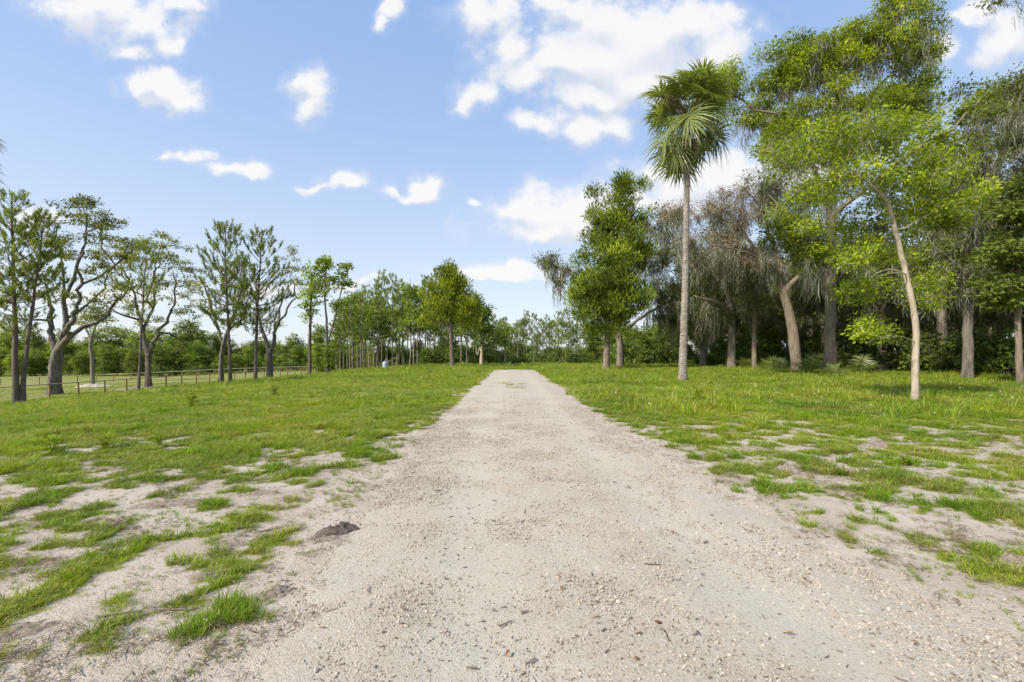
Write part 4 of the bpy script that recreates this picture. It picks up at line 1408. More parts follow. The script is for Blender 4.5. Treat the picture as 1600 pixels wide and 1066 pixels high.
def palm(label, loc, H, lean, seed, group=None, n=35):
    rng = np.random.default_rng(seed)
    root = thing('palm_tree', label, 'palm', loc, group)
    g = Geo()
    nz = 46
    t = np.linspace(0, 1, nz)
    P = np.stack([lean[0] * t ** 1.3 + 0.05 * np.sin(t * 5), lean[1] * t, H * t - 0.1 * (t == 0)], -1)
    R = np.interp(t, [0, 0.03, 0.10, 0.3, 0.6, 0.92, 0.97, 1.0], [0.265, 0.225, 0.195, 0.17, 0.15, 0.14, 0.20, 0.17])
    bm = 1 + 0.03 * rng.normal(0, 1, (nz, 12)) + 0.03 * np.where(np.arange(nz) % 2, 1, -1)[:, None]
    bm[:3] *= 1 + 0.12 * rng.normal(0, 1, (1, 12))
    tube(g, P, R, 12, bump=bm)
    obj('trunk', g.mesh('trunk', M['palm_trunk'], True), root)
    top = P[-1]
    # old leaf bases below the crown
    bo = Geo()
    for i in range(26):
        a = i * 2.4
        z = -0.75 + 0.8 * i / 26
        o = np.array([math.cos(a), math.sin(a), 0])
        tube(bo, np.array([top + o * 0.15 + [0, 0, z], top + o * 0.34 + [0, 0, z + 0.22], top + o * 0.44 + [0, 0, z + 0.42]]), [0.06, 0.045, 0.02], 4)
    tag(obj('leaf_bases', bo.mesh('leaf bases', M['dead_palm'], False), root), kind='stuff')
    for i in range(n + 10):
        f = (i / n) ** 0.95 if i < n else 0.35
        want = 88 - 142 * f + rng.normal(0, 10) if i < n else rng.uniform(22, 60)
        k = int(np.argmin([abs(e[0] - want) for e in FR]))
        sag = rng.normal(0, 8) if f > 0.3 else 0.0
        a = i * 2.39996 + rng.normal(0, 0.15)
        sc_ = rng.uniform(0.88, 1.20)
        fr = obj('frond', FR[k][2], root, tuple(top + np.array([math.cos(a) * 0.1, math.sin(a) * 0.1, 0.15 - 0.7 * f + rng.normal(0, 0.12)])), (rng.normal(0, 0.35), -math.radians(want - FR[k][0]) * 0.9 - math.radians(sag), a), (sc_,) * 3)
        obj('petiole', FR[k][1], fr)
    for i, a in enumerate((0.3, 0.75, 0.1, -0.4, 2.7, 3.3, -0.1, 0.5, 3.7)):
        obj('flower_stalk', PAN[1 if i > 3 else 0], root, tuple(top), (0, 0, a), (1, 1, 1))
    for i in range(11):
        obj('dead_frond', DEADF[i % 2], root, tuple(top + [0, 0, -0.45]), (0, rng.normal(0, 0.15), i * 0.9 + 0.4), (0.9, 0.9, 1))
    return root


x0, y0, z0 = at(1066, 22.8)
palm_a = palm('tall cabbage palm with pale bare trunk standing right of the driveway', (x0, y0, z0), 13.45, (0.42, 0.1), 5)
xl = (-112 - CX) / F * 19.5
palm_b = copy_tree(palm_a, (xl, 19.5, zt1(xl, 19.5)), 2.0, 0.88, label='palm whose frond tips poke in at the left picture edge')
palm_a['group'] = palm_b['group'] = 'cabbage palms'

# ---- saw palmettos along the wood edge
PF = []
for k, el in enumerate((72, 45, 20)):
    st, bl = fan_frond(360 + k, el, 0.55, 0.55, droop=0.5, nseg=20, pet_r=0.012)
    PF.append((st.mesh('petiole', M['petiole'], True), bl.mesh('frond', M['palm_leaf'])))


def palmetto(label, px, D, s, seed):
    rng = np.random.default_rng(seed)
    x, y, z = at(px, D)
    root = thing('saw_palmetto', label, 'palmetto', (x, y, z), 'saw palmettos at the wood edge', s=s)
    for i in range(11):
        k = i % 3
        fr = obj('frond', PF[k][1], root, (0, 0, 0.02), (rng.normal(0, 0.15), rng.normal(0, 0.15), i * 2.4), (rng.uniform(0.8, 1.2),) * 3)
        obj('petiole', PF[k][0], fr)
    return root


palmetto('saw palmetto with fan leaves left of the leaning oak foot', 1218, 33.5, 1.25, 1)
palmetto('low saw palmetto at the wood edge between the palm and the leaning oak', 1198, 37.0, 1.1, 2)
palmetto('yellowish saw palmetto clump between leaning oak and tallest tree', 1262, 30.5, 1.3, 3)
palmetto('small saw palmetto in front of the tallest tree foot', 1302, 27.5, 0.8, 4)
palmetto('saw palmetto just right of the tallest tree', 1345, 30.0, 1.3, 6)
palmetto('low dark saw palmetto under the thin straight trunk', 1168, 41.0, 1.2, 7)


# ------------------------------------------------------------------ woods: a few models, copied tree by tree
def model(name, label, cat, group, limbs, blobs, seed, bark, leafm, moss=None, **kw):
    wood, lv, A, R, pts, cr = grow(seed, limbs, blobs, **kw)
    root = thing(name, label, cat, (0, 0, 0), group)
    obj('trunk', wood.mesh('trunk', bark, True), root)
    obj('crown', lv.mesh('crown', leafm), root)
    if moss:
        n, l0, l1, wd, per = moss
        thin = A[(R < 0.2) & (A[:, 2] > 2.5)]
        tag(obj('spanish_moss', moss_geo(seed + 5, np.concatenate([thin, pts]), n, l0, l1, wd, per).mesh('spanish moss', M['moss']), root), kind='stuff')
    return root


FARG = 'hardwoods of the far tree line'
FARL = 'mid green hardwood in the far tree line beyond the paddock'
hw = []
for k, (H, r) in enumerate(((10, 3.0), (11.5, 2.7), (9, 3.4))):
    hw.append(model('hardwood_tree', FARL, 'tree', FARG,
        [[(0, 0, -.2, .2), (0.1, 0, H * .3, .17), (0, .1, H * .6, .11), (0.1, 0, H * .9, .03)], [(0, 0, H * .3, .1), (r * .5, .3, H * .5, .05)], [(0, 0, H * .35, .1), (-r * .5, -.3, H * .55, .05)]],
        [(0, 0, H * .72, r * .8, r * .8, H * .22, 26), (r * .35, 0, H * .5, r * .7, r * .7, H * .17, 16), (-r * .4, 0, H * .48, r * .7, r * .7, H * .17, 16), (0, -.4, H * .25, r * .9, r * .8, H * .16, 16), (0, .3, H * .1, r * .9, r * .8, H * .08, 8)],
        400 + k, M['wood_bark'], M['wood_leaf'], clump=1.05, per_clump=70, leaf=(0.34, 0.19), rtip=0.02, zlow=0.6, hue=0.35 + 0.2 * k, twig_k=1))
sl = []
for k, (H, r) in enumerate(((12.5, 1.6), (11, 1.9), (13.5, 1.4))):
    sl.append(model('slender_hardwood', 'thin-stemmed light green tree in the wood behind the small round tree', 'tree', 'thin-stemmed trees behind the drive end',
        [[(0, 0, -.2, .11), (0.25, 0, H * .25, .085), (-0.1, 0, H * .45, .07), (0.3, .1, H * .7, .05), (0.1, 0, H * .95, .02)], [(0, 0, H * .3, .05), (r * .5, .2, H * .42, .025)], [(0, 0, H * .38, .05), (-r * .5, -.2, H * .5, .025)]],
        [(0.1, 0, H * .80, r * .8, r * .8, H * .16, 18), (r * .2, 0, H * .6, r, r, H * .13, 14), (-r * .2, 0, H * .48, r, r, H * .08, 6)],
        420 + k, M['wood_bark'], M['wood_leaf'], clump=0.75, per_clump=42, leaf=(0.32, 0.17), rtip=0.015, zlow=2.0, hue=0.55, twig_k=2))
pn = []
for k, (H, z0, cr) in enumerate(((13, 6.5, 1.9), (11.5, 5.0, 1.8))):
    w, l = pine_geo(440 + k, H, z0, cr, 0.10, needles=22, ln=0.28, lb=0.45, nw=0.06, whorl=0.7)
    root = thing('plantation_pine', 'tall slim pine in the wood beyond the drive end', 'tree', (0, 0, 0), 'pines beyond the drive end')
    obj('trunk', w.mesh('trunk', M['wood_bark'], True), root)
    obj('crown', l.mesh('crown', M['pine_leaf']), root)
    pn.append(root)
mo = []
for k, (H, r) in enumerate(((14, 4.5), (16, 4.0), (12, 4.2))):
    mo.append(model('woodland_oak', 'shaded moss-hung oak deep in the right-hand wood', 'tree', 'shaded oaks in the right-hand wood',
        [[(0, 0, -.2, .30), (0.2, 0, H * .25, .25), (0.1, .2, H * .5, .18), (0.4, 0, H * .85, .05)],
         [(0.2, 0, H * .28, .16), (r * .5, .6, H * .5, .09), (r * .8, 1, H * .6, .04)], [(0.1, 0, H * .3, .16), (-r * .5, -.6, H * .5, .09), (-r * .85, -1, H * .58, .04)],
         [(0.1, 0, H * .4, .12), (0, r * .6, H * .65, .06)], [(0.1, 0, H * .4, .12), (.5, -r * .6, H * .6, .06)]],
        [(0.3, 0, H * .78, r * .8, r * .8, H * .17, 24), (r * .5, .5, H * .58, r * .6, r * .7, H * .14, 16), (-r * .5, -.5, H * .56, r * .6, r * .7, H * .14, 16), (0, 0, H * .4, r * .9, r * .9, H * .1, 14)],
        460 + k, M['wood_bark'], M['oak_leaf'], clump=1.05, per_clump=95, leaf=(0.24, 0.12), rtip=0.02, zlow=2.0, hue=0.4, twig_k=3, moss=(170, 0.4, 2.4, 0.08, 8), wig=0.12))
bu = []
for k in range(3):
    r = 1.5 + 0.2 * k
    bu.append(model('shrub', 'leafy green shrub in the undergrowth of the right-hand wood', 'shrub', 'undergrowth shrubs of the right-hand wood',
        [[(0, 0, -.1, .06), (0.1, 0, .9, .04), (0, .1, 1.8, .015)], [(0, 0, .1, .05), (.5, .2, .8, .03), (.9, .3, 1.3, .01)], [(0, 0, .1, .05), (-.5, -.2, .8, .03), (-.8, -.3, 1.4, .01)]],
        [(0, 0, 1.5, r * .7, r * .7, .7, 16), (.7, .2, .9, .8, .8, .6, 9), (-.7, -.2, .9, .8, .8, .6, 9), (0, -.3, .5, 1.1, 1.0, .4, 9)],
        480 + k, M['wood_bark'], M['dark_leaf'], clump=0.5, per_clump=45, leaf=(0.20, 0.10), rtip=0.008, zlow=0.05, hue=0.4 + 0.2 * k, twig_k=2))

rngW = np.random.default_rng(99)
USED = set()
ZONES = [(45, 'left of the largest live oak'), (120, 'behind the largest live oak'), (205, 'between the two largest live oaks'), (262, 'behind the second live oak'),
         (335, 'left of the two full pines'), (420, 'behind the two full pines'), (475, 'right of the two full pines'), (560, 'behind the slim young trees'),
         (592, 'left of the pale blue drum'), (612, 'behind the pale blue drum'), (680, 'left of the small round tree'), (730, 'behind the small round tree'), (778, 'right of the small round tree'),
         (850, 'straight beyond the drive end'), (895, 'left of the cedar'), (1000, 'behind the cedar'), (1055, 'between cedar and palm'), (1088, 'behind the palm trunk'),
         (1205, 'between palm and leaning oak'), (1265, 'behind the leaning oak'), (1325, 'behind the tallest tree'), (1405, 'right of the tallest tree'), (1455, 'behind the slender pale tree'),
         (1540, 'right of the slender pale tree'), (9999, 'by the right picture edge')]


def zone(px):
    for lim, t in ZONES:
        if px < lim:
            return t


def plant(models, x, y, smin, smax, what, group, dmid):
    k = int(rngW.integers(0, len(models)))
    src = models[k]
    s = rngW.uniform(smin, smax)
    loc = (x, y, zt1(x, y))
    rz = rngW.uniform(0, 6.28)
    size = 'taller' if s > (smin + smax) / 2 else 'shorter'
    label = '%s %s %s, %s' % (size, what, 'in front' if y < dmid else 'deeper in', zone(CX + x / y * F))
    if src.name not in USED:
        USED.add(src.name)
        src.location = loc
        src.rotation_euler = (0, 0, rz)
        src.scale = (s, s, s)
        src['label'], src['group'] = label, group
        return src
    return copy_tree(src, loc, rz, s, label, group)


# far tree line on the left, beyond the paddock
for i in range(64):
    D = rngW.uniform(104, 114) if i % 2 else rngW.uniform(118, 140)
    px = -70 + (i + rngW.uniform(0, 1)) / 64 * 640
    x = (px - CX) / F * D
    s0 = 0.92 if px > 330 else 1.10
    if i % 2:
        plant(hw, x, D, s0 * 0.55, s0 * 0.8, 'far tree-line hardwood', FARG, 115)
    else:
        plant(hw, x, D, s0, s0 + 0.25, 'far tree-line hardwood', FARG, 115)
# wood at the centre left (thin trunks) and pines beyond the end of the drive
for i in range(54):
    px = 525 + (i + rngW.uniform(0, 1)) / 54 * 270
    D = rngW.uniform(60, 86)
    x = (px - CX) / F * D
    top = np.interp(px, [525, 560, 640, 690, 740, 800], [0.78, 1.02, 0.98, 0.92, 0.72, 0.56]) * D / 66
    if i % 5 not in (2, 4):
        plant(sl, x, D, top * 0.86, top * 1.06, 'thin-stemmed leafy tree', 'thin-stemmed trees near the drive end', 72)
    else:
        plant(pn, x, D, top * 0.86, top * 1.06, 'slim woodland pine', 'pines near the drive end', 72)
for i in range(30):
    px = 775 + (i + rngW.uniform(0, 1)) / 30 * 150
    D = rngW.uniform(84, 112)
    x = (px - CX) / F * D
    if i % 4:
        plant(pn, x, D, 0.66, 0.9, 'slim woodland pine', 'pines near the drive end', 96)
    else:
        plant(sl, x, D, 0.66, 0.9, 'thin-stemmed leafy tree', 'thin-stemmed trees near the drive end', 96)
for i in range(50):       # leafy understorey closing that wood
    px = 490 + (i + rngW.uniform(0, 1)) / 50 * 450
    D = rngW.uniform(86, 104) if px < 780 else rngW.uniform(108, 122)
    x = (px - CX) / F * D
    plant(hw, x, D, 0.42, 0.62, 'low leafy filler tree', 'leafy trees filling the wood beyond the drive', 98)
for i in range(24):
    px = 640 + (i + rngW.uniform(0, 1)) / 24 * 290
    D = rngW.uniform(62, 80) if px < 770 else rngW.uniform(78, 92)
    plant(bu, (px - CX) / F * D, D, 0.7, 1.6, 'wood-floor shrub', 'undergrowth shrubs beyond the drive end', 74)
# right-hand wood
spots = []
for i in range(900):
    D = rngW.uniform(15, 84)
    x = rngW.uniform(14, 74)
    edge = np.interp(D, [15, 24, 34, 45, 55, 64, 84], [28, 28.5, 29.5, 26, 21, 16, 14])
    if x < edge or x > 1.2 * D + 4:
        continue
    if any((x - a) ** 2 + (D - b) ** 2 < 3.6 ** 2 for a, b in spots):
        continue
    spots.append((x, D))
for (x, D) in spots[:88]:
    px = CX + x / D * F
    lo = 0.62 if px < 1110 else 0.85
    if px < 1060:
        plant(hw, x, D, 0.6, 0.85, 'low leafy wood-edge tree', 'leafy trees behind the cedar and palm', 70)
    else:
        plant(mo, x, D, lo, lo + 0.3, 'shaded moss-hung oak', 'shaded oaks of the right-hand wood', 42)
for i in range(84):
    D = rngW.uniform(20, 66)
    edge = np.interp(D, [15, 24, 34, 45, 55, 64], [27, 27.5, 28, 23, 18, 12])
    x = edge + abs(rngW.normal(0, 1)) * 5 + 0.4
    if x > 1.16 * D:
        continue
    plant(bu, x, D, 0.45, 1.9, 'leafy undergrowth shrub', 'undergrowth shrubs of the right-hand wood', 42)
for r in hw + sl + pn + mo + bu:
    assert r.name in USED, r.name
# look-alikes in one stretch of wood: count them from the left
ORD = 'first second third fourth fifth sixth seventh eighth ninth tenth eleventh twelfth'.split()
by = {}
for o in [o for o in col.objects if o.parent is None and 'group' in o and 'label' in o]:
    by.setdefault(o['label'], []).append(o)
for lab, os_ in by.items():
    if 1 < len(os_) <= 12:
        for k, o in enumerate(sorted(os_, key=lambda o: o.location.x / max(o.location.y, 1.0))):
            o['label'] = '%s, %s from left' % (lab, ORD[k])


# ------------------------------------------------------------------ fences
def wood_mat(name, ca, cb):
    m, T, out = new_mat(name)
    tcn = T.node('ShaderNodeTexCoord')
    mp = T.node('ShaderNodeMapping')
    mp.inputs['Scale'].default_value = (6, 6, 1.5)
    T.l.new(tcn.outputs['Object'], mp.inputs[0])
    n = T.noise(mp.outputs[0], 4, 5, 0.6)
    c = T.ramp(n, [(0.3, ca), (0.7, cb)])
    b = principled(T, c, 0.85, 0.2, bump(T, n, 0.4, 0.01))
    T.l.new(b.outputs[0], out.inputs[0])
    return m


M['post'] = wood_mat('fence post wood', (0.17, 0.11, 0.06), (0.33, 0.23, 0.13))
M['rail'] = wood_mat('fence rail wood', (0.24, 0.18, 0.11), (0.42, 0.33, 0.21))
M['old_rail'] = wood_mat('weathered rail wood', (0.34, 0.29, 0.22), (0.52, 0.46, 0.37))
m, T, out = new_mat('fence wire')
b = principled(T, (0.30, 0.30, 0.29), 0.5, 0.5)
b.inputs['Metallic'].default_value = 0.7
T.l.new(b.outputs[0], out.inputs[0])
M['wire'] = m


def box_between(a, b, w, h, lift=0.0):
    """board from a to b, w wide (level), h thick, softened ends"""
    a, b = np.asarray(a, float), np.asarray(b, float)
    d = nrm(b - a)
    s = nrm(np.cross(d, [0, 0, 1.0]))
    u_ = np.cross(s, d)
    V, ch = [], 0.15
    for p in (a, b):
        for (i, j) in ((-1, -1 + ch), (-1 + ch, -1), (1 - ch, -1), (1, -1 + ch), (1, 1 - ch), (1 - ch, 1), (-1 + ch, 1), (-1, 1 - ch)):
            V.append(p + s * i * w / 2 + u_ * (j * h / 2 + lift))
    Q = [(k, (k + 1) % 8, 8 + (k + 1) % 8, 8 + k) for k in range(8)]
    T3 = [(0, k + 1, k) for k in range(1, 7)] + [(8, 8 + k, 8 + k + 1) for k in range(1, 7)]
    g = Geo()
    g.add(V, Q, T3)
    return g


pg = Geo()
prof_ = [(0.070, -0.35), (0.068, 0.6), (0.066, 1.20), (0.056, 1.235)]
tube(pg, np.array([(0, 0, z) for _, z in prof_]), [r for r, _ in prof_], 9, bump=1 + 0.06 * np.random.default_rng(4).normal(0, 1, (4, 9)))
post_me = pg.mesh('post', M['post'], False)


def fence(label, A, B, step, railm, wires=True, rail_h=1.27):
    A, B = np.array(A, float), np.array(B, float)
    n = int(np.linalg.norm(B - A) / step)
    mid = (A + B) / 2
    root = thing('wooden_fence', label, 'fence', (mid[0], mid[1], zt1(mid[0], mid[1])))
    o = np.array(root.location)
    rng = np.random.default_rng(n)
    P = []
    for i in range(n + 1):
        p = A + (B - A) * i / n
        q = np.array([p[0] + rng.normal(0, 0.03), p[1] + rng.normal(0, 0.05), zt1(p[0], p[1])]) - o
        P.append(q)
        obj('post', post_me, root, tuple(q), (rng.normal(0, 0.015), rng.normal(0, 0.015), rng.uniform(0, 6)), (1, 1, rng.uniform(0.97, 1.02)))
    for i in range(n):
        a, b = P[i] + [0, 0, rail_h], P[i + 1] + [0, 0, rail_h]
        e = (b - a) * 0.004
        obj('rail', box_between(a + e, b - e, 0.17, 0.075, rng.normal(0, 0.004)).mesh('rail', railm), root)
    if wires:
        for hgt in (0.2, 0.55, 0.9):
            g = Geo()
            tube(g, np.array([p + [0.07, 0, hgt] for p in P]), 0.006, 3)
            obj('wire', g.mesh('wire', M['wire']), root)
    return root


fence('brown post and rail fence running away along the left side of the field', (-38, 30.0), (-38, 92.0), 2.4, M['rail'])
fence('pale weathered rail fence crossing far behind the left oaks', (-39.5, 92.5), (-98, 72), 2.5, M['old_rail'], False)

# ------------------------------------------------------------------ pale blue drum at the wood edge
m, T, out = new_mat('pale blue plastic')
geo_n = T.node('ShaderNodeNewGeometry')
n = T.noise(geo_n.outputs['Position'], 5, 5, 0.6)
c = T.ramp(n, [(0.3, (0.33, 0.43, 0.55)), (0.7, (0.46, 0.56, 0.66))])
b = principled(T, c, 0.45, 0.4)
T.l.new(b.outputs[0], out.inputs[0])
x, y, z = at(601.5, 47.0)
drum = thing('plastic_drum', 'pale blue drum standing in the grass by the wood edge', 'drum', (x, y, z), s=0.84)
g = Geo()
pr = [(0.02, 0.0), (0.25, 0.0), (0.275, 0.03), (0.28, 0.20), (0.292, 0.26), (0.292, 0.30), (0.28, 0.36), (0.28, 0.56), (0.292, 0.62), (0.292, 0.66), (0.28, 0.72), (0.275, 0.86), (0.25, 0.90)]
tube(g, np.array([(0, 0, h + 0.02) for _, h in pr]) + np.array([0, 0, 1e-4]) * np.arange(len(pr))[:, None], [r for r, _ in pr], 20, cap=True)
obj('body', g.mesh('drum body', m, True), drum)
g = Geo()
tube(g, np.array([(0, 0, 0.905), (0, 0, 0.93), (0, 0, 0.945), (0, 0, 0.95)]), [0.262, 0.266, 0.255, 0.10], 20)
obj('lid', g.mesh('drum lid', m, True), drum)
for sx in (-0.13, 0.13):
    g = Geo()
    tube(g, np.array([(sx, 0, 0.945), (sx, 0, 0.975)]), [0.035, 0.03], 8)
    obj('bung', g.mesh('bung', m), drum)


# ------------------------------------------------------------------ mounds, clods, sticks, leaves, weeds
def lump(seed, rx, ry, rz, rough=0.25, n=44, rings=16):
    rz = rz * 0.62
    n, rings = max(n, 40), max(rings, 15)
    rng = np.random.default_rng(seed)
    V = []
    ox = rng.uniform(0, 50)
    for r in range(rings + 1):
        f = r / rings
        for k in range(n):
            a = k * 2 * math.pi / n
            e = 1 + rough * (float(fbm(np.array([math.cos(a) * 1.6 + ox]), np.array([math.sin(a) * 1.6]), 1.0, seed, 3)[0]) - 0.5) * 2
            xx, yy = math.cos(a) * f * rx * e, math.sin(a) * f * ry * e
            h = max(0.0, 1 - f ** 2.0)
            h *= 1 + rough * 1.2 * (float(fbm(np.array([xx / rx * 3 + ox]), np.array([yy / ry * 3]), 1.0, seed + 3, 3)[0]) - 0.5) * 2
            h += 0.34 * (float(fbm(np.array([xx / rx * 9 + ox]), np.array([yy / rx * 9]), 1.0, seed + 9, 2)[0]) - 0.5) * 2 * (1 - f * f)
            V.append((xx, yy, rz * h - 0.008 - (0.03 if r == rings else 0)))
    Q = [(r * n + k, r * n + (k + 1) % n, (r + 1) * n + (k + 1) % n, (r + 1) * n + k) for r in range(rings) for k in range(n)]
    g = Geo()
    g.add(V, Q)
    return g


def soil_mat(name, ca, cb):
    m, T, out = new_mat(name)
    tcn = T.node('ShaderNodeTexCoord')
    n = T.noise(tcn.outputs['Object'], 22, 6, 0.7)
    b = principled(T, T.ramp(n, [(0.3, ca), (0.68, cb)]), 0.95, 0.1, bump(T, n, 0.9, 0.03))
    T.l.new(b.outputs[0], out.inputs[0])
    return m


M['clod'] = soil_mat('grey clod', (0.15, 0.12, 0.095), (0.36, 0.30, 0.245))
M['bark_bit'] = soil_mat('dark rotten bark', (0.045, 0.036, 0.030), (0.22, 0.18, 0.15))
M['mound'] = soil_mat('sand spoil', (0.30, 0.27, 0.22), (0.46, 0.43, 0.37))


def ground_thing(name, label, cat, px, py, me, group=None, rz=0.0, D=None, lift=0.0):
    if D is None:
        D = CAMH * F / (py - HY)
    x, y, z = at(px, D)
    o = obj(name, me, None, (x, y, z + lift), (0, 0, rz))
    return tag(o, label, cat, group)


ground_thing('soil_mound', 'grey dirt mound in the bare sand right of the driveway', 'mound', 1232, 736, lump(1, .19, .15, .13, .35).mesh('mound', M['clod'], True))
ground_thing('soil_mound', 'low brown litter heap in sparse grass further right of the driveway', 'mound', 1372, 695, lump(2, .30, .18, .10, .4).mesh('mound', M['clod'], True))
ground_thing('soil_mound', 'flat grey earth heap beside the drive edge grass, nearer the palm', 'mound', 1180, 703, lump(3, .26, .15, .10, .4).mesh('mound', M['clod'], True))
ground_thing('sand_mound', 'pale sand spoil heap in the paddock by the small flat-topped tree', 'mound', 147, 597, lump(5, 2.2, 1.5, .55, .35).mesh('mound', M['mound'], True), D=57)
ground_thing('sand_mound', 'low earth bank at the foot of the second live oak', 'mound', 222, 600, lump(6, 2.6, 1.4, .45, .35).mesh('mound', M['clod'], True), D=48.5)
ground_thing('soil_mound', 'grey heap of earth in the sand at the lower right picture edge', 'mound', 1590, 880, lump(8, .16, .12, .10, .5).mesh('mound', M['clod'], True))
# rotten bark piece on the left sand: a curled slab and its crumbs
bk = thing('bark_piece', 'dark rotten bark slab lying on the sand left of the driveway', 'bark', at(520, 3.55))
obj('slab', lump(11, .17, .085, .12, .55, 20, 8).mesh('slab', M['bark_bit'], True), bk, (0.03, 0.02, 0), (0, 0, 0.5))
obj('crumbs', lump(12, .15, .09, .045, .7, 20, 7).mesh('crumbs', M['clod'], True), bk, (-0.03, -0.10, 0), (0, 0, 0.3))
ground_thing('thatch_patch', 'grey dead thatch patch on the bare sand left of the bark slab', 'thatch', 268, 787, lump(14, .34, .13, 0.050, .6).mesh('thatch', M['clod'], True), rz=0.3)
ground_thing('thatch_patch', 'smaller grey thatch patch on the sand above the bark slab', 'thatch', 415, 770, lump(15, .20, .08, 0.044, .6).mesh('thatch', M['clod'], True), rz=0.1)
ground_thing('thatch_patch', 'brown thatch mat between grass tufts at the lower left edge', 'thatch', 40, 985, lump(16, .15, .09, 0.030, .7).mesh('thatch', M['clod'], True), rz=0.5)
ground_thing('thatch_patch', 'grey thatch mat beside grass tufts at the driveway edge, lower left', 'thatch', 432, 925, lump(17, .10, .09, 0.044, .7).mesh('thatch', M['clod'], True), rz=0.3)
ground_thing('thatch_patch', 'grey thatch mat behind the lower left grass tufts', 'thatch', 325, 902, lump(18, .15, .07, 0.044, .7).mesh('thatch', M['clod'], True), rz=0.2)


def stick_geo(seed, L, r):
    rng = np.random.default_rng(seed)
    t = np.linspace(-0.5, 0.5, 7)
    P = np.stack([t * L, 0.06 * L * np.cumsum(rng.normal(0, 0.5, 7)), np.full(7, r * 0.8) + 0.02 * L * np.abs(rng.normal(0, 0.4, 7))], -1)
    g = Geo()
    tube(g, P, r * np.linspace(1, 0.55, 7), 5)
    tube(g, np.array([P[4], P[4] + [0.10 * L, 0.12 * L, 0.01]]), [r * 0.6, r * 0.3], 4)
    return g


M['stick'] = bark_mat('dead stick', (0.09, 0.07, 0.055), (0.24, 0.195, 0.16), None, 30, 1.0, 0.004)
for k, (px, py, L, rz, lab) in enumerate([
        (424, 829, .17, .6, 'short dark stick on bare sand left of the driveway'),
        (820, 806, .10, 1.4, 'tiny twig on the middle of the driveway'),
        (1022, 890, .13, .1, 'straight thin twig lying across the driveway, right of centre'),
        (278, 952, .22, .1, 'grey bent stick on sand by the lower left grass'),
        (188, 962, .20, .3, 'brown stick between grass tufts at lower left'),
        (790, 985, .08, .7, 'little curved twig on near driveway'),
        (1042, 1005, .09, 1.5, 'dark little twig on the near driveway right of the leaves'),
        (1480, 865, .30, -.5, 'thin brown stick on sand among right-hand grass clumps'),
        (525, 955, .10, .5, 'small twig on gravel at the left driveway edge')]):
    ground_thing('dead_stick', lab, 'stick', px, py, stick_geo(500 + k, L, 0.004 + 0.012 * L).mesh('stick', M['stick'], True), 'sticks on the ground', rz, lift=0.004 + (0.028 if 560 < px < 1200 else 0))

# fallen leaves on the gravel
M['dead_leaf'] = leaf_mat('dead leaf', (0.26, 0.105, 0.035), (0.36, 0.17, 0.06), 0.15, 0.7, 0.2)


def leaf_mesh(seed):
    rng = np.random.default_rng(seed)
    g = Geo()
    L, w = 0.038, 0.015
    rows = []
    for t, ww in ((0, .1), (.25, .8), (.55, 1), (.8, .65), (1, .05)):
        c = np.array([L * (t - .5), 0, 0.004 + 0.006 * math.sin(3 * t + seed)])
        rows += [c + [0, -w * ww / 2, .004 * ww], c, c + [0, w * ww / 2, .005 * ww]]
    Q = []
    for r in range(4):
        Q += [(3 * r, 3 * r + 1, 3 * r + 4, 3 * r + 3), (3 * r + 1, 3 * r + 2, 3 * r + 5, 3 * r + 4)]
    g.add(rows, Q, None, np.tile((rng.uniform(.7, 1.2), rng.uniform(0, 1)), (len(rows), 1)))
    return g.mesh('leaf', M['dead_leaf'])


LM = [leaf_mesh(k) for k in range(4)]
LEAFPX = [(879, 931, 'in the middle of the near driveway'), (931, 976, 'halfway between the driveway middle and the twig'), (1029, 985, 'left of the dark little twig, the longest'), (999, 1002, 'just below the longest leaf'),
          (794, 1035, 'near the bottom middle edge'), (995, 1044, 'near the bottom edge right of centre'), (627, 961, 'on the left half of the near driveway'), (1051, 838, 'farther up the right half'),
          (872, 911, 'dark one above the middle leaf'), (1234, 1002, 'on the right half low down'), (1431, 1016, 'low at the right shoulder'), (1257, 913, 'on the right shoulder higher up')]
rngL = np.random.default_rng(12)
for k, (px, py, w) in enumerate(LEAFPX):
    o = ground_thing('fallen_leaf', 'rust-brown dead leaf on the gravel, ' + w, 'leaf', px, py, LM[k % 4], 'dead leaves on the driveway', rngL.uniform(0, 3.1), lift=0.036)
    o.scale = (1.1 + 0.4 * (k == 2),) * 3


# weeds standing above the grass
def weed_geo(seed, h, n, wide, leafL):
    rng = np.random.default_rng(seed)
    g = Geo()
    a = rng.uniform(0, 6.28, n)
    z = rng.uniform(0.02, h, n)
    st = rng.normal(0, wide * 0.25, (5, 2))
    for sx, sy in st:
        tube(g, np.array([(0, 0, -.02), (sx * .5, sy * .5, h * .5), (sx, sy, h * rng.uniform(.7, 1))]), [.005, .004, .002], 3)
    k = rng.integers(0, 5, n)
    p = np.stack([st[k, 0] * z / h, st[k, 1] * z / h, z], -1)
    d = np.stack([np.cos(a), np.sin(a), rng.uniform(0, .8, n)], -1)
    leaves(g, p, d, np.array([0, 0, 1.0]) + rng.normal(0, .4, (n, 3)), leafL * rng.uniform(.6, 1.3, n), leafL * .28 * rng.uniform(.7, 1.2, n), np.stack([rng.uniform(.7, 1.2, n), rng.uniform(0, 1, n)], -1))
    return g


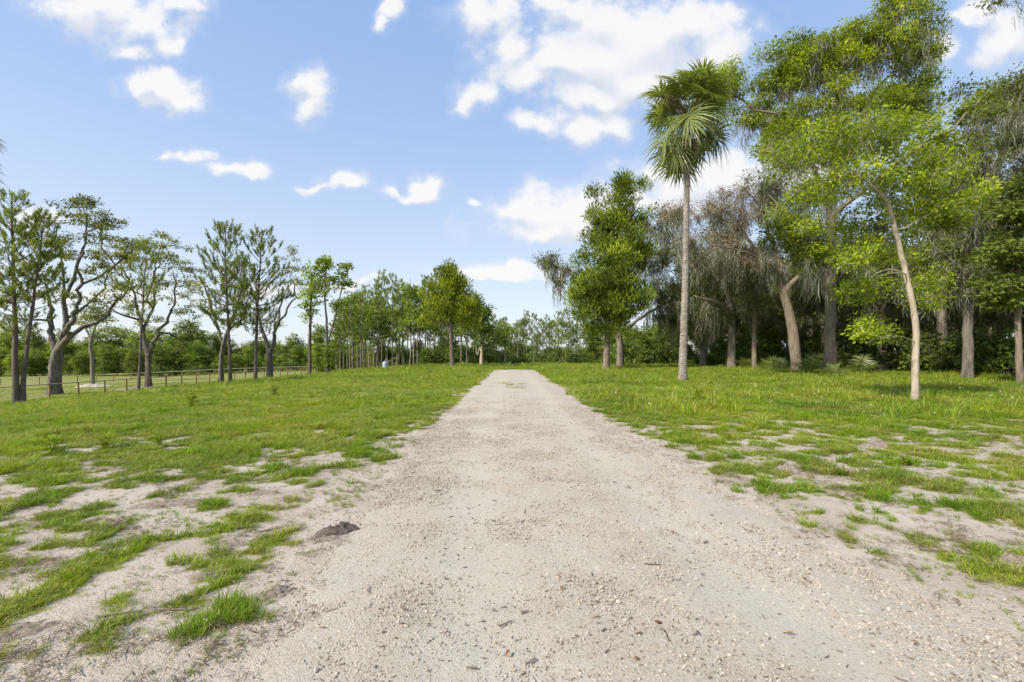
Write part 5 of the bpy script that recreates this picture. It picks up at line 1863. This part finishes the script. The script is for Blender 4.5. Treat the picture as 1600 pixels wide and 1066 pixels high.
for k, (px, py, h, mat, lab) in enumerate([
        (82, 712, .26, 'tall_leaf', 'mid green upright weed in the left meadow nearest the picture edge'),
        (163, 704, .24, 'tall_leaf', 'mid green bushy weed in the left meadow right of the upright one'),
        (248, 700, .22, 'bright_leaf', 'yellow-green sprawling weed in the left meadow'),
        (428, 618, .36, 'pine_leaf', 'dark spiky weed in the meadow below the two full pines'),
        (300, 636, .40, 'tall_leaf', 'thin weed in the meadow left of the dark spiky one'),
        (1090, 628, .34, 'tall_leaf', 'leafy weed clump in tall grass below the palm'),
        (1130, 640, .30, 'tall_leaf', 'leafy weed clump in tall grass right of the one below the palm'),
        (1415, 728, .13, 'tall_leaf', 'green weed tuft on sand below the slender pale tree')]):
    ground_thing('weed', lab, 'weed', px, py, weed_geo(600 + k, h, 70, h, h * .45).mesh('weed', M[mat]), 'weeds in the grass')

# ---- uncountable litter: dry thatch, twig crumbs, white seed heads
M['thatch'] = leaf_mat('dry thatch', (0.19, 0.155, 0.11), (0.40, 0.33, 0.23), 0.15, 0.9, 0.1)


def flat_tuft(seed, n, rad, L, w):
    rng = np.random.default_rng(seed)
    g = Geo()
    p = np.stack([*(rng.normal(0, rad, (2, n))), rng.uniform(0.003, 0.02, n)], -1)
    d = rand_dir(rng, n) * np.array([1, 1, 0.18])
    leaves(g, p, d, np.array([0, 0, 1.0]) + rng.normal(0, .3, (n, 3)), L * rng.uniform(.5, 1.3, n), np.full(n, w), np.stack([rng.uniform(.6, 1.2, n), rng.uniform(0, 1, n)], -1))
    return g.mesh('thatch', M['thatch'])


x, y, rng = sample_ground(60000, 1.6, 12.0, 1.2, 21, 1.0)
gd = grass_density(x, y)
c, w = road_c(y), road_w(y)
off = np.abs(x - c) - w
ne = fbm(x, y, 0.5, 131, 4)
k = (rng.uniform(0, 1, len(x)) < (0.15 + 0.85 * sstep(0.50, 0.62, ne)) * np.where((gd > 0.03) & (gd < 0.6), 0.75, np.where(gd >= 0.6, 0.4, 0.17))) & (off > -0.10)
x, y = x[k], y[k]
tag(scatter('dry_thatch', np.stack([x, y, zt(x, y)], -1), rng.uniform(0, 6.28, len(x)), rng.uniform(.5, 1.3, len(x)), [flat_tuft(700 + i, 16, .035, .05, .005) for i in range(4)], rng.integers(0, 4, len(x))),
    'dry grey-brown thatch scattered over the sand between grass tufts', 'thatch', kind='stuff')


def crumb(seed):
    g = Geo()
    tube(g, np.array([(-.5, 0, .12), (-.1, .08, .16), (.5, -.05, .12)]), [.10, .11, .06], 4)
    return g.mesh('crumb', M['stick'])


x, y, rng = sample_ground(16000, 1.6, 14.0, 1.0, 23, 0.8)
c, w = road_c(y), road_w(y)
k = (np.abs(x - c) < w * 1.25) & (rng.uniform(0, 1, len(x)) < 0.25 + 0.75 * (fbm(x, y, .6, 151, 3) > .52))
x, y = x[k], y[k]
uu = np.abs(x - road_c(y)) / road_w(y)
z = zt(x, y) + np.maximum(0.034 * (1 - np.minimum(uu, 1.2) ** 3 * 1.15) - 0.012 * np.exp(-((uu - .45) / .16) ** 2), 0) + .002
tag(scatter('twig_crumbs', np.stack([x, y, z], -1), rng.uniform(0, 6.28, len(x)), np.exp(rng.normal(math.log(.014), .5, len(x))), [crumb(0)], np.zeros(len(x), int), rng.normal(0, .15, (len(x), 2))),
    'dark crumbs of twig and bark strewn over the driveway gravel', 'litter', kind='stuff')

m, T, out = new_mat('white seed head')
b = principled(T, (0.62, 0.62, 0.50), 0.8, 0.2)
T.l.new(b.outputs[0], out.inputs[0])


def seed_head():
    g = Geo()
    rng = np.random.default_rng(3)
    d = rand_dir(rng, 14)
    leaves(g, np.tile([.03, 0, .17], (14, 1)), d, rand_dir(rng, 14), np.full(14, .022), np.full(14, .012), np.tile((1, 0), (14, 1)))
    return g.mesh('seed head', m)


rng = np.random.default_rng(31)
y = rng.uniform(9.5, 20, 240)
x = rng.uniform(3, 1.2 * 20, 240)
k = (x < 1.2 * y) & (fbm(x, y, 1.6, 171, 3) > 0.5)
x, y = x[k], y[k]
tag(scatter('white_seed_heads', np.stack([x, y, zt(x, y)], -1), rng.uniform(0, 6.28, len(x)), rng.uniform(.7, 1.3, len(x)), [seed_head()], np.zeros(len(x), int)),
    'small white seed heads dotted through the grass on the right', 'flowers', kind='stuff')
